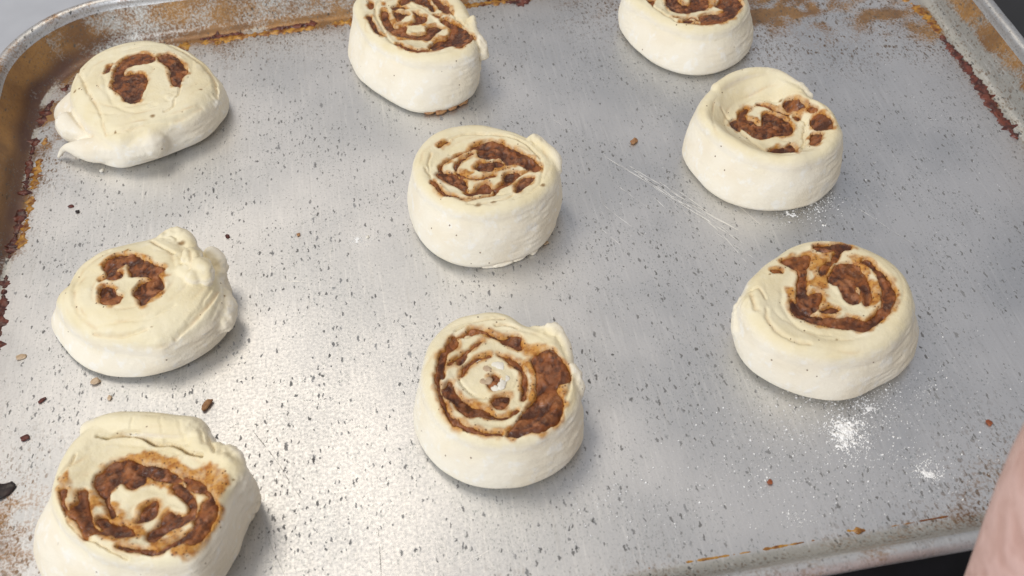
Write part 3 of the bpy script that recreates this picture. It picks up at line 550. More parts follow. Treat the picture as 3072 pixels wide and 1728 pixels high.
  film=[[[1.0,18.2],[4.9,18.1],[8.4,17.4],[9.1,13.6],[6.9,11.3],[6.1,7.9],[3.9,6.2],[1.2,0.5],[-1.0,0.3],[-2.3,4.0],[-3.8,5.7],[0.6,7.6],[1.0,11.8],[-1.2,11.5]],[[14.1,15.0],[18.7,12.7],[21.5,9.6],[18.1,5.3],[16.8,7.6],[14.8,10.9]],[[17.6,2.6],[20.6,1.0],[19.6,-5.3],[16.1,-7.7],[13.8,-7.5],[16.3,-2.6]],[[-1.7,-1.6],[1.0,-0.1],[0.8,-4.9],[1.2,-9.0],[0.9,-10.2],[-3.1,-9.8],[-4.2,-7.2]],[[10.1,-17.8],[20.9,-11.1],[23.7,-6.7],[20.3,-12.3],[15.0,-16.4],[8.7,-19.3]],[[-11.0,5.1],[-8.0,3.8],[-10.0,-2.0],[-12.1,-0.2]]],
  spot=[[[-2.8,-20.2],0.62],[[-15.5,11.8],0.31],[[-32.2,-20.3],0.4],[[-19.4,-24.2],0.35],[[-25.2,-8.9],0.22]],
  tube=[[[-25.3,5.1,15.0,3.4],[-27.7,2.4,13.0,3.6],[-29.0,-2.0,10.0,3.4]]],
 ),
 8: dict(
  f=5.5,
  grow=0.4,
  c=[-24.6,-88.9],
  h=23,
  dish=1.5,
  rT=[23.7,24.0,24.2,24.5,24.7,25.0,25.0,24.8,24.5,24.1,23.8,23.4,23.4,24.2,25.5,26.6,27.3,27.8,28.2,28.6,29.1,29.5,29.9,29.9,29.8,29.5,29.2,28.9,28.5,28.1,27.5,27.1,26.7,26.6,26.5,26.4,26.4,26.5,26.7,26.8,26.9,27.0,27.1,27.2,27.4,27.6,27.8,28.0,28.3,28.5,28.8,29.0,29.2,29.3,29.4,29.5,29.6,29.6,29.6,29.5,29.5,29.4,29.3,29.2,28.9,28.6,28.0,27.2,26.3,25.4,24.4,23.8],
  rB=[23.8,24.0,24.2,24.5,24.7,24.9,24.9,24.8,24.5,24.1,23.8,23.5,23.6,24.4,25.5,26.5,27.3,27.8,28.2,28.6,29.1,29.5,29.8,29.9,29.7,29.5,29.2,28.9,28.5,28.0,27.5,27.1,26.9,27.3,28.6,30.2,31.5,32.2,32.3,32.3,32.5,32.6,32.7,32.9,33.1,33.2,33.3,33.3,33.3,33.3,33.2,33.1,33.0,33.0,33.0,32.9,32.8,32.7,32.6,32.5,32.4,32.2,31.9,31.7,31.3,30.6,29.6,28.3,26.9,25.6,24.5,23.9],
  fill=[[[12.1,5.0],[15.4,6.3],[17.8,6.2],[19.6,3.8],[21.5,-0.6],[22.4,-3.4],[21.6,-7.7],[18.3,-8.9],[17.0,-11.1],[18.2,-14.5],[17.7,-18.5],[15.2,-22.0],[12.3,-23.9],[8.3,-25.2],[5.4,-24.9],[0.7,-25.7],[-1.4,-24.7],[0.0,-22.8],[2.1,-20.5],[4.6,-17.6],[7.3,-14.1],[10.1,-11.4],[11.0,-7.9],[12.3,-0.7],[11.1,2.9]],[[2.8,14.2],[4.7,14.9],[8.4,14.2],[8.9,11.9],[8.2,9.3],[6.0,10.9],[3.1,12.6]],[[-20.4,4.1],[-19.5,8.5],[-18.5,11.8],[-16.6,12.0],[-16.4,14.2],[-13.4,17.9],[-12.3,15.3],[-13.2,13.2],[-16.1,11.6],[-17.3,9.1],[-18.3,5.5],[-19.1,1.1],[-20.2,1.9]],[[-20.3,-4.0],[-18.3,-1.9],[-16.7,-0.5],[-16.1,-3.2],[-15.0,-6.6],[-12.7,-9.2],[-9.5,-11.9],[-6.3,-13.9],[-4.9,-16.8],[-6.4,-16.9],[-8.9,-15.8],[-12.1,-15.7],[-13.9,-14.0],[-15.6,-11.5],[-16.7,-8.4],[-19.1,-6.7]],[[0.6,7.9],[4.5,5.8],[7.1,2.6],[8.1,-2.1],[7.7,-6.5],[6.3,-11.0],[5.4,-11.1],[6.5,-6.3],[7.2,-0.5],[4.9,2.3],[3.0,5.7]],[[-3.6,-1.3],[-1.9,-0.2],[-0.6,-1.9],[-1.9,-4.3],[-3.3,-5.8],[-4.6,-4.1]],[[-4.2,-10.0],[-2.0,-9.0],[1.6,-8.9],[0.9,-11.0],[-0.6,-13.5],[-2.7,-13.5],[-4.2,-11.8]],[[-13.6,7.3],[-11.4,10.0],[-10.3,9.1],[-12.9,6.1]],[[-8.3,19.3],[-7.0,20.0],[-5.8,19.3],[-7.5,18.5]]],
  hole=[],
  thin=[[[[-12.6,1.6],[-10.8,4.7],[-7.6,7.1],[-4.6,7.7],[-2.6,8.2]],0.7],[[[-20.9,2.3],[-20.8,-5.2],[-18.7,-14.4],[-15.5,-18.3],[-12.2,-20.7],[-8.0,-22.8]],0.94],[[[-10.0,10.8],[-6.8,13.0],[-4.6,14.7]],0.47],[[[-16.4,6.6],[-13.6,8.7],[-10.0,10.8]],0.42],[[[-12.2,17.4],[-4.9,19.0],[-0.4,16.5],[2.9,14.1]],0.42],[[[-8.4,-22.7],[-3.6,-23.7]],0.66],[[[-5.8,-17.0],[-0.8,-17.3],[3.2,-15.2]],0.38]],
  seam=[[[[-12.6,20.0],[-6.4,22.6],[0.5,22.7],[4.9,22.2]],0.75,1.2],[[[1.2,20.3],[5.0,19.5],[9.0,17.3]],0.75,1.2],[[[-13.2,18.9],[-9.1,16.8],[-5.2,17.4],[-0.6,15.7],[3.2,14.6]],0.84,0.8],[[[22.5,-1.4],[21.9,-9.3],[19.0,-16.8]],1.22,0.9],[[[-13.8,-0.6],[-11.2,-5.7],[-7.0,-8.7],[-1.3,-8.2],[4.1,-6.4],[5.8,-2.1]],1.03,0.6],[[[-13.2,4.0],[-13.5,-1.8],[-10.4,-6.9]],0.84,0.6],[[[-4.7,-18.4],[1.8,-17.9],[5.2,-13.9]],1.03,0.5]],
  film=[[[8.7,12.4],[12.3,10.0],[16.1,8.2],[18.1,6.1],[12.1,5.4],[9.7,7.0],[8.1,8.9]],[[17.7,-9.1],[21.2,-8.1],[20.5,-11.7],[18.1,-14.8]],[[9.0,3.3],[12.2,0.8],[10.5,-10.7],[8.1,-12.4],[9.4,-3.1]],[[-15.9,-1.7],[-12.0,-8.2],[-7.1,-11.2],[-4.3,-16.1],[-6.3,-13.9],[-12.7,-8.8]],[[-4.5,-22.2],[0.1,-22.4],[-1.9,-25.5],[-4.3,-24.7]]],
  spot=[[[-27.5,-19.2],0.28],[[-23.1,6.7],0.28]],
  tube=[[[14.4,17.3,20.5,1.4],[18.0,15.6,21.0,1.8],[20.8,14.8,22.0,2.4],[23.0,10.9,20.5,2.2],[23.3,5.1,20.0,1.8],[22.9,0.4,20.0,1.4]],[[23.8,-2.1,20.0,1.8],[25.2,-7.2,18.5,2.0],[24.7,-10.6,17.0,1.8]]],
 ),
 9: dict(
  f=6.0,
  grow=0.45,
  c=[-136.7,-111.6],
  h=28,
  dish=3,
  rT=[29.1,28.0,26.7,25.5,24.2,23.1,22.1,21.8,22.5,23.4,24.0,24.3,24.5,24.6,24.8,24.9,25.1,25.3,25.9,27.0,28.4,29.7,30.8,31.7,32.4,33.0,33.3,33.5,33.6,33.6,33.5,33.3,33.1,32.8,32.5,32.2,31.8,31.2,30.4,29.7,29.1,28.5,28.0,27.4,27.0,26.9,26.9,26.9,26.9,27.0,27.3,27.7,28.1,28.6,29.1,29.8,30.6,31.4,32.2,32.3,31.5,30.7,29.8,29.0,28.2,27.5,26.8,26.4,26.3,26.7,27.7,28.8],
  rB=[28.3,27.8,26.7,25.5,24.2,23.1,22.2,22.0,22.5,23.3,23.9,24.2,24.5,24.6,24.8,24.9,25.1,25.4,26.0,27.1,28.4,29.6,30.7,31.6,32.3,32.9,33.3,33.5,33.6,33.6,33.5,33.6,34.7,37.3,40.8,44.0,45.8,46.0,45.3,44.5,43.6,42.7,41.8,40.9,40.0,39.2,38.4,37.7,37.0,36.5,36.0,35.6,35.2,34.8,34.3,33.9,33.3,32.7,32.0,31.3,30.5,29.7,28.8,28.0,27.2,26.5,25.8,25.4,25.3,25.7,26.7,27.8],
  fill=[[[-18.0,3.7],[-17.5,6.0],[-15.5,8.2],[-12.1,10.0],[-9.0,10.0],[-5.8,9.1],[-2.8,7.0],[-1.0,6.4],[1.9,5.5],[4.3,3.5],[7.6,0.5],[8.6,-0.9],[6.1,-1.0],[3.2,0.2],[-0.7,2.1],[-2.5,3.0],[-2.6,0.7],[-4.1,-0.2],[-6.0,-1.2],[-7.9,0.2],[-9.6,2.3],[-11.3,1.4],[-12.9,-0.3],[-14.0,-2.4],[-15.8,-1.8],[-17.5,1.0]],[[9.6,0.1],[12.7,-1.3],[15.5,-3.9],[17.7,-7.4],[19.7,-10.4],[20.2,-14.5],[19.5,-17.6],[18.1,-20.1],[16.1,-22.9],[14.3,-24.3],[10.9,-23.8],[7.8,-24.5],[5.3,-25.7],[3.6,-25.4],[7.8,-22.7],[10.7,-21.3],[12.6,-20.1],[14.1,-19.1],[14.0,-16.0],[15.7,-13.6],[16.6,-10.9],[18.1,-9.7],[15.8,-7.2],[12.9,-5.6],[10.8,-3.0]],[[6.1,-1.6],[8.4,-1.7],[10.8,-4.8],[12.8,-8.2],[13.7,-12.2],[13.4,-15.1],[11.2,-16.8],[8.6,-17.2],[6.2,-18.1],[3.9,-19.2],[2.3,-20.8],[-0.0,-19.8],[-0.4,-17.8],[2.3,-15.7],[3.8,-12.6],[5.2,-11.5],[7.2,-12.4],[9.8,-13.6],[11.9,-13.7],[11.6,-10.3],[9.4,-7.1],[6.8,-4.6]],[[-22.4,-0.2],[-20.7,0.6],[-19.9,-0.6],[-18.7,-6.2],[-17.7,-9.4],[-15.9,-13.4],[-13.0,-15.5],[-10.9,-16.4],[-11.9,-16.6],[-14.8,-15.7],[-16.7,-16.1],[-18.6,-16.0],[-19.7,-13.1],[-21.2,-10.4],[-23.4,-8.6],[-23.9,-6.0],[-21.9,-4.3]],[[-15.8,-10.2],[-13.6,-9.7],[-11.9,-11.8],[-9.8,-12.9],[-7.4,-13.5],[-4.9,-16.4],[-4.4,-17.8],[-6.6,-18.1],[-8.7,-18.2],[-10.6,-16.4],[-12.6,-15.2],[-14.8,-13.2]],[[-2.5,-8.1],[0.4,-6.3],[1.6,-6.5],[1.8,-9.4],[0.8,-12.1],[-1.7,-12.7],[-3.9,-12.9],[-2.8,-11.4]],[[-27.6,1.0],[-25.8,1.0],[-25.9,-1.6],[-26.2,-3.3],[-24.6,-6.4],[-24.7,-7.7],[-26.0,-5.3],[-27.0,-2.0]],[[-14.9,-2.9],[-13.7,-2.5],[-12.4,-6.2],[-10.8,-9.7],[-11.8,-10.5],[-13.5,-6.9]]],
  hole=[],
  thin=[[[[-7.8,-21.4],[-5.0,-22.7],[-0.6,-24.1],[2.4,-25.2]],0.65]],
  seam=[[[[-18.1,18.9],[-15.3,18.3],[-13.0,18.5],[-9.2,18.8],[-5.2,17.3],[-1.2,14.8],[1.7,13.4],[6.1,12.4],[10.4,8.2],[15.4,5.8]],0.97,4.0],[[[-29.1,6.6],[-25.8,9.8],[-24.3,13.3]],0.73,1.2],[[[-24.1,-9.6],[-21.1,-13.8],[-18.7,-16.3],[-13.7,-19.5],[-9.2,-23.0],[-5.4,-25.2]],1.05,1.4],[[[16.0,16.9],[17.4,11.1],[19.6,5.5]],1.05,1.3],[[[-6.7,22.1],[-7.2,19.4]],0.81,0.5],[[[2.3,20.7],[2.6,16.2]],0.65,0.4],[[[8.4,18.6],[9.5,12.5]],0.65,0.4],[[[14.4,15.3],[15.5,9.7]],0.81,0.7],[[[-20.4,15.2],[-16.7,16.3],[-9.2,15.6],[-1.1,12.8]],1.61,0.4]],
  film=[[[-9.0,10.6],[-5.8,12.2],[-2.6,11.7],[1.7,9.2],[7.2,7.2],[10.0,3.1],[12.1,1.2],[15.2,3.3],[18.0,2.7],[20.8,-0.5],[23.8,-3.7],[23.7,-6.2],[21.8,-9.1],[20.9,-11.8],[22.6,-13.7],[22.3,-15.9],[20.7,-19.3],[18.2,-21.4],[17.2,-24.6],[13.9,-27.6],[10.9,-27.7],[7.7,-25.9],[11.0,-24.1],[16.1,-23.1],[20.1,-17.0],[20.0,-11.9],[17.1,-6.2],[9.1,0.2],[2.1,5.8],[-3.1,7.4]],[[-19.2,-0.6],[-16.0,-2.1],[-13.8,-4.2],[-14.1,-5.9],[-17.0,-5.0],[-18.3,-6.9]],[[-13.8,-4.2],[-9.7,-5.6],[-8.1,-9.8],[-6.5,-13.0],[-3.9,-15.0],[-0.0,-16.9],[0.3,-18.8],[-4.3,-19.4],[-9.1,-20.0],[-13.6,-18.1],[-17.5,-13.3],[-15.8,-10.2],[-13.0,-10.4]],[[-2.2,2.4],[2.5,0.0],[6.5,-4.0],[2.6,-2.4],[-1.8,0.2]],[[0.0,-20.1],[4.1,-20.2],[8.8,-18.8],[9.8,-21.0],[7.0,-23.7],[3.6,-25.1],[0.9,-22.8]],[[-28.4,4.4],[-26.9,6.7],[-25.4,6.6],[-25.4,1.9],[-27.2,1.2]]],
  spot=[[[-29.7,-12.3],0.28],[[25.2,-4.8],0.28]],
  tube=[[[-21.7,24.0,23.5,3.6],[-14.1,23.8,24.5,4.4],[-5.7,22.1,25.0,4.8],[2.5,19.6,25.0,4.8],[10.5,17.6,24.5,4.4],[13.1,17.9,22.5,3.4]],[[18.9,7.1,25.0,1.8],[21.3,6.6,25.0,2.0],[24.5,6.0,25.0,2.2],[26.5,2.4,23.5,2.2]]],
 ),
}

# ------------------------------------------------------------------ worktop and hob
def slab(name, x0, x1, y0, y1, z, mat, depth):
    v = [(x0, y0, z - depth), (x1, y0, z - depth), (x1, y1, z - depth), (x0, y1, z - depth),
         (x0, y0, z), (x1, y0, z), (x1, y1, z), (x0, y1, z)]
    f = [(0, 3, 2, 1), (4, 5, 6, 7), (0, 1, 5, 4), (1, 2, 6, 5), (2, 3, 7, 6), (3, 0, 4, 7)]
    o = mesh_obj(name, v, f, mat, smooth=False)
    tag(o, kind='structure')
    return o


slab('worktop', -1.2, -0.002, -0.19, 1.2, -0.0022, M_TOP, .04)
slab('hob', 0.0, 1.2, -0.19, 1.2, -0.0022, M_HOB, .04)

# ------------------------------------------------------------------ baking tray
HW, HD = 210.0, 156.3          # half size of the flat floor, mm
NS, NC = (170, 130), 34        # points along long, short sides; per corner


def loop(a, b, R):
    pts = []
    cs = [(a - R, b - R, 0), (-(a - R), b - R, 90), (-(a - R), -(b - R), 180), (a - R, -(b - R), 270)]
    for i, (cx, cy, a0) in enumerate(cs):
        for k in range(NC):
            t = math.radians(a0 + 90 * k / (NC - 1))
            pts.append((cx + R * math.cos(t), cy + R * math.sin(t)))
        nx = cs[(i + 1) % 4]
        t1 = math.radians(a0 + 90)
        p = (cx + R * math.cos(t1), cy + R * math.sin(t1))
        q = (nx[0] + R * math.cos(t1), nx[1] + R * math.sin(t1))
        n = NS[0] if i in (0, 2) else NS[1]
        for k in range(1, n):
            pts.append((p[0] + (q[0] - p[0]) * k / n, p[1] + (q[1] - p[1]) * k / n))
    return np.array(pts)


R0 = 42.0
tray = empty('baking_tray', (0, 0, 0))
tag(tray, 'worn aluminium baking tray with rolled rim holding nine unbaked rolls', 'baking tray')
rings = []
for s in list(np.linspace(.012, .86, 60)) + list(np.linspace(.87, 1.0, 34)):
    L = loop(HW * s, HD * s, R0 * s)
    rings.append(np.column_stack([L, np.zeros(len(L))]))
floor_n = len(rings)
prof = []
for k in range(1, 9):                              # fillet floor to wall
    t = math.radians(62 * k / 8)
    prof.append((7 * math.sin(t), 7 * (1 - math.cos(t))))
for k in range(1, 13):
    prof.append((prof[7][0] + 7.0 * k / 12, prof[7][1] + 13.2 * k / 12))
for d, z in prof:
    L = loop(HW + d, HD + d, R0 + d * .6)
    rings.append(np.column_stack([L, np.full(len(L), z)]))
N = len(rings[0])
V = np.vstack(rings)
faces = []
for r in range(len(rings) - 1):
    a = r * N + np.arange(N)
    b = r * N + (np.arange(N) + 1) % N
    faces.append(np.column_stack([a, b, b + N, a + N]))
faces = np.vstack(faces).tolist()
faces.append(list(range(N)))
P3 = V.copy()
edge = np.minimum(HW - np.abs(V[:, 0]), HD - np.abs(V[:, 1]))
# corner distance
cx = np.maximum(np.abs(V[:, 0]) - (HW - R0), 0); cy = np.maximum(np.abs(V[:, 1]) - (HD - R0), 0)
incorner = (cx > 0) & (cy > 0)
edge = np.where(incorner, R0 - np.hypot(cx, cy), edge)
n1 = vnoise(P3, 14, 3); n2 = vnoise(P3, 5, 4); n3 = vnoise(P3, 40, 5)
x, y, z = V.T
onwall = z > 0.3
left = x < -HW + 25; right = x > HW - 6; back = y > HD - 6; front = y < -HD + 6


def blob(px, py, r, amp):
    return amp * np.exp(-((x - px) ** 2 + (y - py) ** 2) / (r * r))


amber = np.zeros(len(V)); speck = np.zeros(len(V))
fl = .55 * np.exp(-np.maximum(edge, 0) / 4.0) * np.clip(.55 + .8 * n1, 0, 1.3)
fl = np.where(y < -HD + 30, fl * .8 * (x > 0) + fl * .25 * (x <= 0), fl)
fl = np.where((y > HD - 14) & (x < 60), fl * 2.1 + .35 * np.exp(-np.maximum(edge, 0) / 3.5), fl)
fl = np.where(x < -HW + 14, fl * 1.8, fl)
amber += np.where(onwall, 0, fl)
for bx, by, br, ba in ((170, 112, 24, 1.25), (140, 122, 24, 1.2), (196, 98, 15, 1.25), (110, 135, 24, 1.15), (203, 76, 9, .6), (60, 146, 20, .5), (95, 128, 16, .4),
                       (-186, -112, 20, .50), (-196, -92, 14, .45), (-190, -135, 16, .4),
                       (-202, 92, 11, .75), (-198, 112, 16, .9), (-206, 70, 8, .6), (-185, 135, 20, .9),
                       (-98, 149, 12, .5), (-125, 148, 13, .6), (-70, 150, 10, .45), (120, -150, 12, .4), (140, -140, 14, .35)):
    g = blob(bx, by, br, ba)
    amber += np.where(onwall, 0, g * np.clip(.62 + .45 * n2 + .35 * n1, 0, 1.1))
    speck += np.where(onwall, 0, 1.7 * blob(bx, by, br * 1.4, ba))
speck += np.where(onwall, 0, .9 * np.exp(-np.maximum(edge, 0) / 5.0) * np.clip(.5 + n1, 0, 1))
# walls
wl = np.zeros(len(V))
tl = np.exp(-(((x + 205) / 60) ** 2 + ((y - 135) / 70) ** 2))
wl += np.where(x < -HW + 2, 1.05, 0) + 1.2 * tl
wl += np.where((x > HW) & (y > -100), 0.16 + .95 * sstep(6.0, 10.0, z + 2.0 * n1 + 1.2 * n2 + .030 * (y - 60)), 0)
wl += np.where(y > HD, sstep(-190, -110, x) * (.66 + .6 * sstep(4, 0, z)), 0)
wl += np.where(y < -HD, .30 + .4 * np.clip(n1 + .1, 0, 1), 0)
amber += np.where(onwall, wl * np.clip(.85 + .35 * n1 + .2 * n2, 0, 1.3), 0)
speck += np.where(onwall, .75, 0)
wl_low = sstep(4.5, 1.0, z)
pan = mesh_obj('pan', V * MM, faces, M_PAN, tray, attrs={'amber': np.clip(amber, 0, 1.2), 'speck': np.clip(speck, 0, 1.2), 'dull': sstep(-1.0, 1.5, -edge), 'foot': sstep(9.0, 1.5, z + 2.5 * n1) * sstep(-1.5, 1.0, -edge) * np.clip(np.where(x < -HW + 12, 1.0, 0) + 1.2 * tl + .15, 0, 1)})
# rolled rim: a bead hung outside the wall top
rimv, rimf, nb = [], [], 16
d0, z0 = prof[-1]
for k in range(nb):
    t = math.radians(178 - 330 * (k - 2) / (nb - 3))
    d = d0 + 2.6 + 2.7 * math.cos(t); zz = z0 + .4 + 2.4 * math.sin(t)
    if k < 2:
        d, zz = (d0 - .95, z0 - 1.7) if k == 0 else (d0 - .3, z0 - .5)
    L = loop(HW + d, HD + d, R0 + d * .6)
    rimv.append(np.column_stack([L, np.full(len(L), zz)]))
RV = np.vstack(rimv)
RV[:, 2] += np.where(np.arange(len(RV)) < 2 * N, 0, 1) * (.25 * vnoise(RV, 30, 8) + .12 * vnoise(RV, 7, 9))
for r in range(nb - 1):
    a = r * N + np.arange(N); b = r * N + (np.arange(N) + 1) % N
    rimf += np.column_stack([a, a + N, b + N, b]).tolist()
rn = vnoise(RV, 9, 11)
ra = np.clip(.22 + .5 * rn + .35 * np.exp(-(((RV[:, 0] + 205) / 60) ** 2 + ((RV[:, 1] - 135) / 70) ** 2)), 0, 1) * np.where(RV[:, 2] > z0 + .5, 1, .6)
mesh_obj('rim', RV * MM, rimf, M_PAN, tray, attrs={'amber': ra * .8, 'speck': np.full(len(RV), .35), 'dull': np.full(len(RV), .25)})


def crust(name, line, width, thick, mat, seed, gaps=0.0):
    L = round_line(line, 8)
    # even resample
    d = np.concatenate([[0], np.cumsum(np.hypot(*np.diff(L, axis=0).T))])
    s = np.arange(0, d[-1], .45)
    X = np.interp(s, d, L[:, 0]); Y = np.interp(s, d, L[:, 1])
    tx = np.gradient(X); ty = np.gradient(Y); ln = np.hypot(tx, ty); nx, ny = -ty / ln, tx / ln
    q = np.column_stack([s, np.zeros_like(s), np.zeros_like(s)])
    w = width * (.65 + .35 * vnoise(q, 6, seed) + .45 * vnoise(q, 1.6, seed + 1) + .25 * vnoise(q, .8, seed + 2)) * np.minimum(1, np.minimum(s, d[-1] - s) / 4 + .15)
    if gaps:
        w *= sstep(-.15, .12, vnoise(q, 9, seed + 7) + .5 - gaps)
    w = np.maximum(w, .02)
    vs = []
    M = 9
    for k in range(M):
        u = -1 + 2 * k / (M - 1)
        wob = .35 * vnoise(q + [0, k * 3.1, 0], 1.5, seed + 3)
        px = X + nx * (u * w * (1 + wob)); py = Y + ny * (u * w * (1 + wob))
        e = np.minimum(HW - np.abs(px), HD - np.abs(py))
        ccx = np.maximum(np.abs(px) - (HW - R0), 0); ccy = np.maximum(np.abs(py) - (HD - R0), 0)
        e = np.where((ccx > 0) & (ccy > 0), R0 - np.hypot(ccx, ccy), e)
        o = np.clip(-e, 0, 6.2)
        zb = 7 - np.sqrt(np.maximum(49 - o * o, 0))
        hh = thick * np.sqrt(max(0, 1 - u * u)) * (.75 + .6 * vnoise(np.column_stack([px, py, 0 * px]), 2.0, seed + 5)) * np.minimum(1, w / .4)
        vs.append(np.column_stack([px, py, zb - .06 + np.maximum(hh, 0)]))
    vs = np.stack(vs, 1).reshape(-1, 3)
    fs = []
    n = len(s)
    for k in range(M - 1):
        a = np.arange(n - 1) * M + k
        fs.append(np.column_stack([a, a + M, a + M + 1, a + 1]))
    return mesh_obj(name, vs * MM, np.vstack(fs).tolist(), mat, tray)


crust('burnt_crust', [(209.5, 79), (210.2, 62.3), (210.6, 49.2), (209.7, 24.7), (210.1, 4)], 2.7, .9, M_CRUST, 21)
crust('burnt_crust', [(196, 128), (204, 114), (208, 103), (209.8, 92), (209.5, 80)], 2.6, .5, M_CRUST2, 31, .1)
crust('burnt_crust', [(-200, 134), (-208, 118), (-210, 100.9), (-211, 84.6), (-210.4, 64.5), (-210.0, 45.9), (-210.3, 32.2), (-211.1, 20)], 2.6, .8, M_CRUST, 41, .25)
crust('burnt_crust', [(-206, 96), (-207, 78), (-207, 60), (-207, 40), (-208, 26)], 2.4, .5, M_CRUST2, 51, .2)
crust('burnt_crust', [(-210.6, 13), (-210.1, 2.8), (-209.2, -12.8), (-210, -30)], 3.0, .8, M_CRUST, 61, .1)
crust('burnt_crust', [(-160, 153), (-145.4, 155.6), (-122.5, 156.6), (-97.7, 156.4), (-66.5, 156.6), (-30.8, 156.3), (-0.2, 156.5), (40, 156)], 2.0, .9, M_CRUST, 71, .2)
crust('burnt_crust', [(-150, 152), (-122.5, 154), (-97.7, 153.6), (-66.5, 153.9), (-30.8, 153.8), (10, 154), (80, 153)], 2.9, .5, M_CRUST2, 81, .1)
crust('burnt_crust', [(14, 152.6), (21, 151.4), (27, 152.8)], 3.4, 1.4, M_CRUST, 91)
crust('burnt_crust', [(8, -155.6), (40, -156.0), (75, -155.8), (110, -155.6)], .45, .2, M_CRUST2, 95, .3)
crust('burnt_crust', [(74.5, -154.6), (78, -155.3), (82, -155.6)], 1.6, .6, M_CRUST2, 97)


def strip(name, line, w, mat, seed):
    L = round_line(line, 6)
    d = np.concatenate([[0], np.cumsum(np.hypot(*np.diff(L, axis=0).T))])
    s = np.linspace(0, d[-1], 40)
    X = np.interp(s, d, L[:, 0]); Y = np.interp(s, d, L[:, 1])
    tx = np.gradient(X); ty = np.gradient(Y); ln = np.hypot(tx, ty)
    q = np.column_stack([s, 0 * s + seed * 3.3, 0 * s])
    ww = w * np.clip(.6 + .8 * vnoise(q, 2.5, seed), .08, 1.4) * np.minimum(1, np.minimum(s, d[-1] - s) / 3 + .05)
    X = X + .25 * vnoise(q, 9, seed + 2)
    a = np.column_stack([X - ty / ln * ww, Y + tx / ln * ww, 0 * X + .05])
    b = np.column_stack([X + ty / ln * ww, Y - tx / ln * ww, 0 * X + .05])
    vs = np.stack([a, b], 1).reshape(-1, 3)
    k = np.arange(39) * 2
    return mesh_obj(name, vs * MM, np.column_stack([k, k + 1, k + 3, k + 2]).tolist(), mat, tray)


for i, (ln, w) in enumerate([
        ([(47.4, 20.7), (66.8, -10.2), (81.8, -32.9)], .17), ([(50.3, 15.3), (70.1, -12.8)], .12),
        ([(48.2, 18.9), (58.7, 1.3), (71.2, -18.7), (78.1, -40.2)], .14), ([(65.7, -4.1), (81.7, -24.6)], .13),
        ([(25.9, -8.3), (36.3, -28.0)], .08), ([(36.3, 33.1), (53.5, 8.5)], .10), ([(52.1, 2.7), (60.4, -18.3)], .09),
        ([(46.0, 24.0), (60, 4), (76, -18)], .13), ([(81.3, -3.4), (90.0, -22)], .09), ([(-102.9, -12.5), (-91.2, -15.2)], .06),
        ([(-50, 26), (-61, 12)], .07), ([(-47.1, -144.5), (-37.0, -140.6)], .06), ([(130, -20), (144, -44)], .07), ([(20, 60), (33, 42)], .06),
        ([(42, 26), (55, 6), (64, -12)], .10), ([(56, 12), (68, -8), (80, -30)], .10), ([(60, 8), (74, -14)], .08), ([(38, 14), (50, -6)], .07), ([(30, 4), (44, -20)], .07), ([(70, -20), (84, -42)], .08)]):
    strip('scratch', ln, w * 2.0, M_SCR, 200 + i)
for i, (ln, w) in enumerate([([(-112.3, -80.7), (-102.7, -97.4), (-94.2, -114.4)], .12), ([(-71.4, -126.0), (-71.9, -146)], .12), ([(-108, -120), (-101, -140)], .08)]):
    strip('scratch', ln, w, M_SCRD, 240 + i)

# ------------------------------------------------------------------ the rolls
VOX = 0.5


def polar(tab, a):
    t = np.append(np.asarray(tab), tab[0])
    return np.interp(a % (2 * math.pi), np.arange(len(t)) * 2 * math.pi / (len(t) - 1), t)


def top_z(d, r, a):
    f = d['f']
    rT = polar(d['rT'], a)
    u = np.clip((.93 - r / rT) / .45, 0, 1)
    z = d['h'] - d['dish'] * u * u * (3 - 2 * u)
    e = np.clip(rT - r, 0, f)
    return z - (f - np.sqrt(np.maximum(f * f - (f - e) ** 2, 0)))


def raw_body(d, seed):
    f = d['f']
    n = 120
    a = np.arange(n) * 2 * math.pi / n
    rT = polar(d['rT'], a); rB = polar(d['rB'], a)
    rB = np.maximum(rB, rT - 3)
    h = d['h']
    rings = [np.column_stack([(rB - 3.6) * np.cos(a), (rB - 3.6) * np.sin(a), 0 * a])]
    rings.append(np.column_stack([(rB - 1.7) * np.cos(a), (rB - 1.7) * np.sin(a), 0 * a + 1.0]))
    for t in np.linspace(.16, 1, 14):
        r = rB - .5 + (rT - rB + .5) * t ** 1.25 + 1.5 * math.sin(math.pi * t) * (1 - .35 * t)
        rings.append(np.column_stack([r * np.cos(a), r * np.sin(a), 0 * a + t * (h - f)]))
    for e in np.concatenate([f * (1 - np.cos(np.linspace(.12, math.pi / 2, 9)))]):
        r = rT - e
        rings.append(np.column_stack([r * np.cos(a), r * np.sin(a), top_z(d, r, a)]))
    for s in np.linspace(1, .04, 22)[1:]:
        r = (rT - f) * s
        rings.append(np.column_stack([r * np.cos(a), r * np.sin(a), top_z(d, r, a)]))
    V = np.vstack(rings)
    F = []
    for k in range(len(rings) - 1):
        i = k * n + np.arange(n); j = k * n + (np.arange(n) + 1) % n
        F += np.column_stack([i, j, j + n, i + n]).tolist()
    F.append(list(range(n))[::-1])
    F.append([(len(rings) - 1) * n + i for i in range(n)])
    return V, F


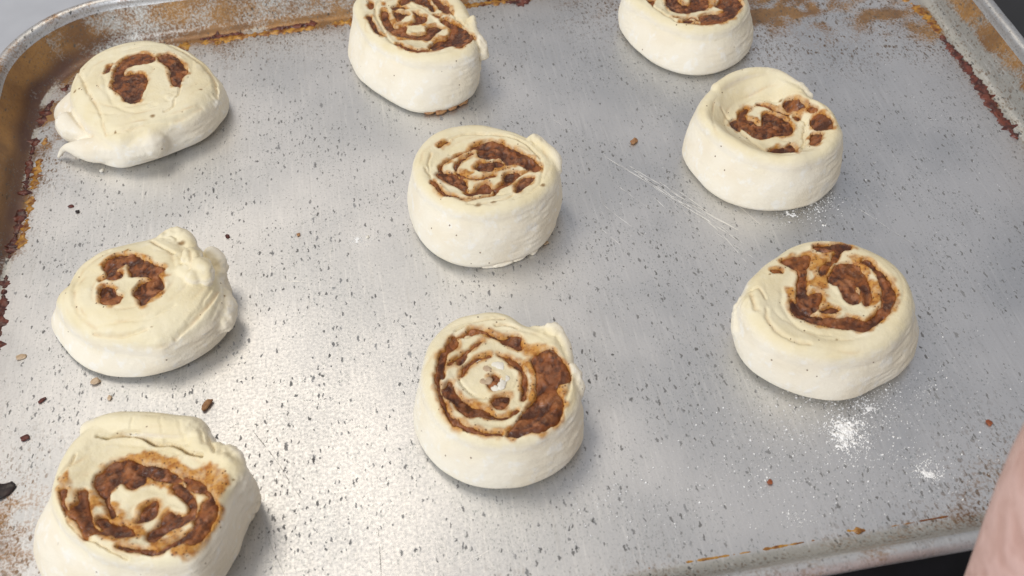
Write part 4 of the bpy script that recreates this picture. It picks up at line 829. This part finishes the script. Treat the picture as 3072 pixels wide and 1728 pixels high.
def balls(points):
    """spheres along a tapering path: x, y, z, r in mm"""
    p = round_line(points, 6) if len(points) > 2 else np.vstack([np.asarray(points[0]) + (np.asarray(points[1]) - points[0]) * t for t in np.linspace(0, 1, 5)])
    bm = bmesh.new()
    last = None
    for q in p:
        if last is not None and np.linalg.norm(q[:3] - last[:3]) < .22 * q[3]:
            continue
        last = q
        bmesh.ops.create_icosphere(bm, subdivisions=2, radius=max(q[3], .4), matrix=Matrix.Translation(q[:3]))
    vs = np.array([v.co[:] for v in bm.verts])
    bm.verts.index_update()
    fs = [[v.index for v in fc.verts] for fc in bm.faces]
    bm.free()
    return vs, fs


def remeshed(V, F, vox):
    me = bpy.data.meshes.new('tmp')
    me.from_pydata([tuple(v) for v in V], [], F)
    o = bpy.data.objects.new('tmp', me)
    COL.objects.link(o)
    r = o.modifiers.new('r', 'REMESH'); r.mode = 'VOXEL'; r.voxel_size = vox; r.adaptivity = 0
    s = o.modifiers.new('s', 'SMOOTH'); s.factor = .5; s.iterations = 9
    dg = bpy.context.evaluated_depsgraph_get()
    ev = o.evaluated_get(dg)
    m2 = bpy.data.meshes.new_from_object(ev)
    n = len(m2.vertices)
    v = np.empty(n * 3, np.float32); m2.vertices.foreach_get('co', v)
    nn = np.empty(n * 3, np.float32); m2.vertex_normals.foreach_get('vector', nn)
    fs = [list(p.vertices) for p in m2.polygons]
    bpy.data.objects.remove(o); bpy.data.meshes.remove(me); bpy.data.meshes.remove(m2)
    return v.reshape(-1, 3).astype(float), nn.reshape(-1, 3).astype(float), fs


def fill_sd(d, P):
    sd = np.full(len(P), 99.0)
    for poly in d['fill']:
        sd = np.minimum(sd, poly_sd(P, round_poly(poly)))
    for poly in d['hole']:
        sd = np.maximum(sd, -poly_sd(P, poly))
    for ln, w in d['thin']:
        sd = np.minimum(sd, seg_dist(P, round_line(ln)) - w * .6)
    return sd - d.get('grow', .30)


# torn, crumbly patches of dough: x, y, radius, strength (mm)
ROUGH = {6: [(18.4, 7.6, 6.9, 1.0), (10.5, 22.5, 5.7, 0.7), (27.0, 5.8, 5.1, 0.8), (30.6, -16.3, 4.9, 0.5)], 9: [(23.0, 6.2, 6.4, 0.8), (29.4, -5.5, 6.3, 0.7), (14.7, 15.9, 4.9, 0.6), (0.9, 12.8, 3.7, 0.7), (9.0, 9.4, 3.6, 0.8)], 2: [(25.8, -21.5, 5.5, 0.8), (26.2, -4.6, 4.4, 0.6)], 8: [(20.1, 13.9, 5.8, 0.6), (24.6, -5.1, 5.1, 0.7)], 5: [(23.4, 9.5, 5.1, 0.5)], 7: [(-27.6, 3.9, 5.4, 0.5)], 1: [(34.1, -12.4, 7.3, 0.5), (12.5, -14.1, 3.6, 0.6)], 4: [(19.0, 13.4, 4.2, 0.5)]}


def make_roll(k, label):
    d = ROLLS[k]
    root = empty('cinnamon_roll', (d['c'][0] * MM, d['c'][1] * MM, 0))
    tag(root, label, 'cinnamon roll', 'unbaked rolls set out on the tray')
    V, F = raw_body(d, k)
    for tb in d['tube']:
        v2, f2 = balls(tb)
        F = F + [[i + len(V) for i in f] for f in f2]
        V = np.vstack([V, v2])
    V, Nn, F = remeshed(V, F, VOX)
    # large lazy unevenness first
    W = V + [d['c'][0], d['c'][1], 0]
    lift = np.clip(V[:, 2] / 6, 0, 1)
    V = V + Nn * ((.8 * vnoise(W, 17, k) + .28 * vnoise(W, 7.5, k + 20)) * (.25 + .75 * lift))[:, None]
    V[:, 2] = np.maximum(V[:, 2], .12)
    bvh = BVHTree.FromPolygons([tuple(v) for v in V], F)
    P = V[:, :2]
    ang = np.arctan2(P[:, 1], P[:, 0]); r = np.hypot(P[:, 0], P[:, 1]); rT = polar(d['rT'], ang)
    topw = sstep(.25, .65, Nn[:, 2]) * sstep(.45 * d['h'], .62 * d['h'], V[:, 2])
    P3 = np.column_stack([P, 0 * r])
    jag = .38 * vnoise(P3, 2.3, 60 + k) + .16 * vnoise(P3, .8, 70 + k)
    sd = fill_sd(d, P)
    V0 = V.copy()
    dz = -2.1 * sstep(.35, -.6, sd + jag) + .2 * np.exp(-((sd - 1.0) / .9) ** 2)
    for ln, w, dep in d['seam']:
        L = round_line(ln)
        q = seg_dist(P + .35 * np.column_stack([vnoise(P3, 2.2, 80 + k), vnoise(P3, 2.2, 90 + k)]), L)
        ww = max(w * .42, .4)
        dz -= .85 * dep * np.exp(-(q / ww) ** 2) - .07 * abs(dep) * np.exp(-((q - 1.9 * ww) / (1.1 * ww)) ** 2)
    # faint continuous coil of the rolled sheet
    fc = np.mean(np.vstack([np.asarray(q_) for q_ in d['fill']]), axis=0)
    qx, qy = P[:, 0] - fc[0], P[:, 1] - fc[1]
    rc = np.hypot(qx, qy * 1.12) + .9 * vnoise(P3, 6, 230 + k)
    ph = (rc / 5.6 - np.arctan2(qy, qx) / (2 * math.pi)) % 1.0
    qd = np.minimum(ph, 1 - ph) * 5.6
    msk = np.clip(.55 + 1.1 * vnoise(P3, 8, 240 + k), 0, 1) * sstep(1.0, .86, r / rT) * sstep(.0, 1.5, sd)
    coil = msk * np.exp(-(qd / .55) ** 2)
    dz -= .26 * coil - .14 * msk * sstep(.6, 2.6, qd)
    V[:, 2] += dz * topw
    # faint coils of the cut face
    for rx, ry, rr_, ra_ in ROUGH.get(k, []):
        wgt = sstep(rr_, rr_ * .55, np.hypot(P[:, 0] - rx, P[:, 1] - ry)) * lift
        wd_, wv_ = worley(np.column_stack([W[:, 0] + .6 * W[:, 2], W[:, 1] - .5 * W[:, 2]]), 2.6, 400 + k)
        V += Nn * (wgt * ra_ * (1.1 * (.55 - wd_) + .5 * vnoise(W, 1.5, 410 + k) + .6 * vnoise(W, 3.2, 420 + k)))[:, None]
    # small surface grain: wrinkles along the side, finer on top
    V += Nn * ((.06 * vnoise(W * [1, 1, 1.7], 2.6, k + 40) + .03 * vnoise(W, 1.3, k + 50)) * lift)[:, None]
    right = np.clip((P[:, 0] / rT + .1) * 1.2, 0, 1) * (1 - topw) * lift
    V += Nn * (.32 * vnoise(np.column_stack([W[:, 0] * .5, W[:, 1] * .5, W[:, 2] * 2.2]), 2.4, k + 33) * right)[:, None]
    film = np.full(len(P), 99.0)
    for poly in d['film']:
        film = np.minimum(film, poly_sd(P, poly))
    fj = film + 1.0 * vnoise(P3, 3.0, 100 + k) + .5 * vnoise(P3, 1.2, 110 + k)
    stain = np.maximum(.95 * sstep(1.3, -.4, fj), np.maximum(.8 * sstep(1.6, .0, sd + 1.0 * vnoise(P3, 2.4, 120 + k)), sstep(.3, -.2, sd + jag)))
    # seams carry a little cinnamon butter
    for ln, w, dep in d['seam']:
        if dep > .7:
            q = seg_dist(P, round_line(ln))
            stain = np.maximum(stain, .22 * np.exp(-(q / .55) ** 2) * np.clip(.5 + .9 * vnoise(P3, 4, 130 + k), 0, 1))
    stain = np.maximum(stain, .22 * coil * np.clip(.3 + vnoise(P3, 5, 250 + k), 0, 1))
    stain *= topw
    spot = np.zeros(len(P))
    for (sx, sy), sr in d['spot']:
        q = np.hypot((P[:, 0] - sx) * .8, (P[:, 1] - sy)) + .5 * jag
        spot = np.maximum(spot, sstep(sr * 1.15, sr * .35, q) * sstep(.45, .7, Nn[:, 2]))
    cut = np.clip(sstep(.1, .75, Nn[:, 2]) * sstep(1.10, .90, r / rT) * sstep(.4 * d['h'], .6 * d['h'], V0[:, 2]) + .12 * vnoise(W, 6, k + 140), 0, 1)
    V[:, 2] = np.maximum(V[:, 2], .12)
    mesh_obj('dough', V * MM, F, M_DOUGH, root, attrs={'stain': stain, 'cut': cut, 'spot': spot})
    # ---- filling: lumpy sheet lying in the grooves of the cut face
    g = .38
    lim = max(d['rT']) + 2
    xs = np.arange(-lim, lim, g)
    X, Y = np.meshgrid(xs, xs)
    G = np.column_stack([X.ravel(), Y.ravel()])
    sg = fill_sd(d, G)
    keep = sg < 1.0
    G3 = np.column_stack([G, 0 * G[:, 0]])
    H = np.full(len(G), -99.0)
    for i in np.nonzero(keep)[0]:
        hit = bvh.ray_cast(Vector((G[i, 0], G[i, 1], 60)), Vector((0, 0, -1)))
        if hit[0] is not None:
            H[i] = hit[0].z
    jg = .38 * vnoise(G3, 2.3, 60 + k) + .16 * vnoise(G3, .8, 70 + k)
    s2 = sg + jg
    l1 = vnoise(G3, 4.2, 150 + k); l3 = vnoise(G3, .95, 170 + k)
    warp = G3 + np.column_stack([.5 * vnoise(G3, 1.6, 180 + k), .5 * vnoise(G3, 1.6, 190 + k), 0 * sg])
    wd, wv = worley(warp, 2.5, 160 + k)
    wd2, wv2 = worley(warp, 1.0, 165 + k)
    an = np.arctan2(G[:, 1], G[:, 0]); rr = np.hypot(G[:, 0], G[:, 1])
    streak = vnoise(np.column_stack([rr / 1.5, np.cos(an) * 4, np.sin(an) * 4]) + .3 * l1[:, None], 1.0, 175 + k)
    crumbs = np.maximum(0, 1 - wd * wd * 1.6) * (.35 + .65 * (wv * .5 + .5)) + .35 * np.maximum(0, 1 - wd2 * wd2 * 1.5)
    Zf = H - 1.2 + .5 * l1 + .6 * crumbs + .45 * streak + .2 * l3 - 1.3 * sstep(-.5, .7, s2)
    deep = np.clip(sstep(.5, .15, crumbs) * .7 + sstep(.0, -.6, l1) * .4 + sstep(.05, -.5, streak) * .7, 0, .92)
    idx = -np.ones(len(G), int)
    ok = keep & (H > .4 * d['h'])
    n = len(xs)
    okg = ok.reshape(n, n)
    cell = okg[:-1, :-1] & okg[1:, :-1] & okg[:-1, 1:] & okg[1:, 1:]
    ci, cj = np.nonzero(cell)
    q = np.column_stack([ci * n + cj, ci * n + cj + 1, (ci + 1) * n + cj + 1, (ci + 1) * n + cj])
    used = np.unique(q)
    idx[used] = np.arange(len(used))
    fv = np.column_stack([G[used], Zf[used]])
    edge_a = np.clip(.9 * sstep(-.9, .0, s2[used]) + .45 * sstep(.25, .7, l1[used]) - .1, 0, 1)
    lump = np.clip(sstep(.1, .8, wv[used]) * sstep(.4, .8, crumbs[used]), 0, 1)
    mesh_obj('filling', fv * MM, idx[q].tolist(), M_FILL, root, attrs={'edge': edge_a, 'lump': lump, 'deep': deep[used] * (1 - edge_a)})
    return root


LABELS = {
    1: 'oval roll in the rusty tray corner with a loose dough tail at lower left',
    2: 'roll cut off by top frame edge with thick brown swirl, nearest the burnt back wall',
    3: 'topmost roll right of centre, mostly smooth pale side, its swirl cut off by the frame',
    4: 'roll with a deeply sunken top and separate brown pits, at upper right',
    5: 'neat round drum-shaped roll in the middle of the tray with thin spiral seams',
    6: 'flat pale roll at middle left with crumbly dough knobs on its right shoulder',
    7: 'roll at lower right with a thick ring of brown filling, beside the spilled flour',
    8: 'roll at bottom centre with wide brown filling on the right and floury middle',
    9: 'largest nearest roll at bottom left with a torn fold behind its brown spiral'}
roots = {k: make_roll(k, LABELS[k]) for k in range(1, 10)}

# a smear of filling squeezed out under two rolls


def lump_mesh(name, mat, size, seed, parent=None, loc=None, rotz=0.0, flat=.5, sub=3):
    bm = bmesh.new()
    bmesh.ops.create_icosphere(bm, subdivisions=sub, radius=1.0)
    vs = np.array([v.co[:] for v in bm.verts])
    bm.verts.index_update()
    fs = [[v.index for v in f.verts] for f in bm.faces]
    bm.free()
    p = np.sign(vs) * np.abs(vs) ** .88
    nn = 1 + .40 * vnoise(vs + seed * 7.7, .9, seed) + .12 * vnoise(vs + seed * 3.1, .4, seed + 1)
    p = p * nn[:, None] * np.array(size)
    p[:, 2] = np.maximum(p[:, 2], -size[2] * .7) + size[2] * .7
    c, s = math.cos(rotz), math.sin(rotz)
    p[:, :2] = p[:, :2] @ np.array([[c, s], [-s, c]])
    return mesh_obj(name, p * MM, fs, mat, parent, loc)


for k, spots, mat in ((2, [(-1, -38.2, 2.6, 1.4), (4, -38.6, 3, 1.5), (9.6, -37.0, 3, 2.0), (14, -34.6, 2.8, 2.2)], M_CRUMB_FILL),
                      (5, [(-4, -31.4, 3.5, 1.2), (2, -31.4, 3.5, 1.3), (8.3, -29.6, 3.4, 1.5), (14, -27.0, 3, 1.4)], M_DOUGH)):
    for i, (px, py, sx, sy) in enumerate(spots):
        lump_mesh('filling' if k == 2 else 'dough_lip', mat, (sx, sy, 1.1), 300 + 10 * k + i, roots[k], (px * MM, py * MM, .0002), .25 * i)
# floury bits of nut and dough in the pinched middle of the bottom centre roll
for i, (px, py, pz, sx, sy, sz, mat) in enumerate([(-5.2, -2.3, 20.6, 2.1849999999999996, 1.9549999999999998, 0.8, 'beige'), (-4.0, 2.3, 20.6, 1.265, 1.7249999999999999, 0.6400000000000001, 'beige'), (-7.0, 2.2, 20.6, 1.7249999999999999, 1.4949999999999999, 0.48, 'white'), (-6.0, 5.0, 20.6, 1.9549999999999998, 1.38, 0.48, 'white'), (-0.1, 3.5, 20.6, 2.07, 2.1849999999999996, 0.48, 'white'), (-1.8, 4.9, 20.6, 1.38, 1.035, 0.4, 'white'), (-0.2, -4.8, 20.6, 1.7249999999999999, 1.38, 0.6400000000000001, 'white'), (1.1, -2.4, 20.6, 1.38, 1.38, 0.48, 'white'), (-2.4, -5.8, 20.6, 1.4949999999999999, 1.15, 0.5599999999999999, 'white')]):
    lump_mesh('nut_bit' if mat == 'beige' else 'floury_bit', CRUMB[mat], (sx, sy, sz), 700 + i, roots[8], (px * MM, py * MM, pz * MM), .7 * i)
for px, py, kind, sx, sy, sz, rz, lab in [
        (-128.3, -67.2, 'brown', 2.9, 1.5, 1.2, .9, 'oblong light brown crumb above the nearest bottom-left roll'),
        (-168.8, -49.0, 'beige', 2.1, 1.6, 1.1, .3, 'beige crumb touching the front of the middle-left roll'),
        (-163.3, -57.2, 'beige', 1.0, 1.2, .7, .2, 'small tan crumb between the two lower left rolls'),
        (-191.7, -68.9, 'maroon', 1.9, 1.5, .7, .4, 'dark red flake near the left edge above the black chunk'),
        (-187.8, -53.6, 'maroon', 1.8, .8, .5, .7, 'thin dark red sliver left of the beige crumb'),
        (-195.0, -89.0, 'black', 4.0, 3.6, .8, .3, 'black burnt chunk at the left frame edge'),
        (51.8, 36.8, 'brown', 2.0, 1.5, 1.1, .2, 'brown crumb between the middle roll and the sunken roll'),
        (-93.8, 10.9, 'brown', 1.0, .8, .5, 0, 'small brown crumb left of the middle roll'),
        (-122.5, 15.9, 'maroon', .9, 1.2, .5, .2, 'tiny dark crumb just above the knobbly middle-left roll'),
        (-198.3, -31.6, 'beige', 2.2, 1.5, .5, .1, 'flat pale crumb left of the middle-left roll'),
        (56.5, -133.7, 'rust', 1.1, 1.0, .7, 0, 'round red crumb in the flour at lower right'),
        (135.3, -125.7, 'rust', 1.2, 1.5, .5, .3, 'rusty flake at the far lower right near the arm'),
        (-178.3, 67.3, 'white', 1.2, 1.1, .8, 0, 'white dough bit below the oval roll with the tail'),
        (-189.1, 47.6, 'maroon', 1.4, 1.0, .5, .4, 'dark flake on bare metal between the two upper left rolls'),
        (-186.0, 43.5, 'black', .9, .9, .5, 0, 'small black speck beside the dark flake at upper left'),
        (4.0, -14.5, 'beige', 1.3, .7, .5, .5, 'pale sliver at the right foot of the middle roll'),
        (-66, 3.6, 'white', .9, .7, .5, .5, 'small white dough bit left of the middle roll')]:
    o = lump_mesh('crumb', CRUMB[kind], (sx * .85, sy * .85, sz * .8), int(abs(px * 7 + py * 3)) % 997, loc=(px * MM, py * MM, .0001), rotz=rz)
    tag(o, lab, 'crumb', 'crumbs scattered on the tray')

# ------------------------------------------------------------------ flour
rng = np.random.default_rng(5)
pts = []


def scatter(cx, cy, sx, sy, n, smin, smax):
    for _ in range(n):
        pts.append((cx + rng.normal() * sx, cy + rng.normal() * sy, rng.uniform(smin, smax) ** 1.0))


for cx, cy, sx, sy, n, s0, s1 in (
        (88, -121, 3.2, 4.2, 520, .10, .42), (86.5, -120, 2.0, 2.4, 300, .15, .55), (90, -122, 9, 8, 260, .06, .26), (98, -112, 2.0, 2.5, 110, .1, .36),
        (108, -140, 2.8, 2.6, 190, .08, .36), (108, -139, 7, 6, 80, .06, .22), (115, -15, 5, 4, 150, .08, .34), (104, -18, 7, 3, 130, .07, .28),
        (120, -10, 4, 6, 90, .07, .26), (72, -104, 10, 6, 150, .06, .28), (86, -116, 24, 14, 900, .04, .24), (98, -108, 16, 6, 400, .04, .22), (30, -130, 30, 12, 240, .05, .26),
        (85, -122, 25, 14, 110, .2, .5), (35, -132, 28, 9, 45, .2, .5), (112, -14, 8, 8, 40, .2, .5),
        (58, -138, 16, 10, 150, .06, .32), (60, -148, 2, 2, 50, .08, .32), (104, -107, 11, 4, 170, .06, .28), (2.9, -130, 8, 5, 60, .08, .36),
        (-70, 3.5, 3.0, 2.0, 120, .06, .24), (-66, -2, 9, 9, 70, .05, .18), (60, -20, 50, 40, 320, .05, .20), (150, -20, 30, 50, 420, .05, .22), (100, -145, 30, 8, 200, .04, .24),
        (0, 40, 90, 60, 320, .04, .18), (-60, -60, 60, 50, 220, .04, .16), (180, 60, 14, 40, 80, .06, .26), (-120, 40, 60, 50, 120, .05, .18)):
    scatter(cx, cy, sx, sy, n, s0, s1)
oct_v = np.array([(1, 0, 0), (-1, 0, 0), (0, 1, 0), (0, -1, 0), (0, 0, 1), (0, 0, -.6)], float)
oct_f = [(0, 2, 4), (2, 1, 4), (1, 3, 4), (3, 0, 4), (2, 0, 5), (1, 2, 5), (3, 1, 5), (0, 3, 5)]
fvv, fff = [], []
for px, py, s in pts:
    if abs(px) > 206 or abs(py) > 152:
        continue
    v = oct_v * (1 + .35 * rng.normal(size=(6, 1))) * np.array([s * rng.uniform(.7, 1.3), s * rng.uniform(.7, 1.3), s * .55])
    t = rng.uniform(0, 6.28)
    v[:, :2] = v[:, :2] @ np.array([[math.cos(t), -math.sin(t)], [math.sin(t), math.cos(t)]])
    b = len(fvv) * 6
    fvv.append(v + [px, py, s * .3])
    fff += [[b + i for i in f] for f in oct_f]
# drifts: thin ragged sheets of powder
for cx, cy, rad, hgt, sd_ in ((87.5, -120.5, 6.0, .9, 1), (107.5, -140, 2.3, .3, 2), (98, -112.5, 2.6, .3, 3), (114, -15.5, 3.2, .25, 4), (84, -125, 2.6, .35, 5),
                              (103, -18.5, 2.6, .2, 8), (-70, 3.5, 1.8, .2, 11)):
    gs = np.arange(-rad * 1.3, rad * 1.3, .16)
    gx, gy = np.meshgrid(gs, gs)
    q = np.column_stack([gx.ravel() + cx, gy.ravel() + cy, 0 * gx.ravel()])
    den = 1.0 - np.hypot(gx.ravel(), gy.ravel()) / rad - .45 + .75 * vnoise(q, 1.5, 500 + sd_) + .45 * vnoise(q, .6, 520 + sd_)
    zz = np.minimum(hgt * np.maximum(den, -.05) * (1 + .5 * vnoise(q, .5, 540 + sd_)), hgt) + .02
    kp = (den > 0).reshape(gx.shape)
    cl_ = kp[:-1, :-1] & kp[1:, :-1] & kp[:-1, 1:] & kp[1:, 1:]
    ci, cj = np.nonzero(cl_)
    nn_ = len(gs)
    base_i = sum(len(v) for v in fvv)
    fvv.append(np.column_stack([q[:, :2], zz]))
    fff += (np.column_stack([ci * nn_ + cj, ci * nn_ + cj + 1, (ci + 1) * nn_ + cj + 1, (ci + 1) * nn_ + cj]) + base_i).tolist()
fl_o = mesh_obj('flour', np.vstack(fvv) * MM, fff, M_FLOUR)
tag(fl_o, 'white flour specks and small piles dusted over the bare metal', 'flour', kind='stuff')

# ------------------------------------------------------------------ person: bare arm hanging beside the tray


def skin_mesh(name, chains, mat, parent=None):
    verts, edges, rad = [], [], []
    for ch in chains:
        prev = None
        for item in ch:
            if isinstance(item, int):
                prev = item
                continue
            verts.append(item[:3]); rad.append(item[3])
            if prev is not None:
                edges.append((prev, len(verts) - 1))
            prev = len(verts) - 1
    me = bpy.data.meshes.new(name)
    me.from_pydata(verts, edges, [])
    o = bpy.data.objects.new(name, me)
    COL.objects.link(o)
    sk = o.modifiers.new('skin', 'SKIN')
    sk.use_smooth_shade = True
    for i, r in enumerate(rad):
        me.skin_vertices[0].data[i].radius = (r, r)
    me.skin_vertices[0].data[0].use_root = True
    sb = o.modifiers.new('sub', 'SUBSURF'); sb.levels = 2; sb.render_levels = 2
    dg = bpy.context.evaluated_depsgraph_get()
    m2 = bpy.data.meshes.new_from_object(o.evaluated_get(dg))
    bpy.data.objects.remove(o); bpy.data.meshes.remove(me)
    m2.name = name
    m2.materials.clear(); m2.materials.append(mat)
    m2.polygons.foreach_set('use_smooth', [True] * len(m2.polygons))
    o = bpy.data.objects.new(name, m2)
    COL.objects.link(o)
    if parent:
        o.parent = parent
    return o


ARM = [(.190, -.330, .46, .050), (.150, -.290, .34, .043), (.112, -.240, .24, .038), (.094, -.214, .145, .035),
       (.097, -.213, .095, .034), (.099, -.218, .04, .030), (.098, -.228, -.01, .024),
       (.096, -.236, -.045, .026), (.094, -.244, -.085, .027)]
chains = [ARM]
hx, hy, hz = .094, -.244, -.085
for i, (dx, ln) in enumerate([(-.027, .062), (-.009, .070), (.009, .066), (.026, .052)]):
    fch = [7, (hx + dx, hy - .002, hz - .018, .0095), (hx + dx * 1.05, hy + .003, hz - .018 - ln * .4, .0088),
           (hx + dx * 1.05, hy + .012, hz - .018 - ln * .72, .008), (hx + dx * 1.0, hy + .022, hz - .018 - ln * .95, .0068)]
    chains.append(fch)
chains.append([6, (.070, -.232, -.045, .013), (.060, -.224, -.075, .011), (.060, -.218, -.100, .009)])
person = skin_mesh('person', chains, M_SKIN)
tag(person, 'bare pink-skinned arm of a person at the lower right, in front of the tray', 'person')
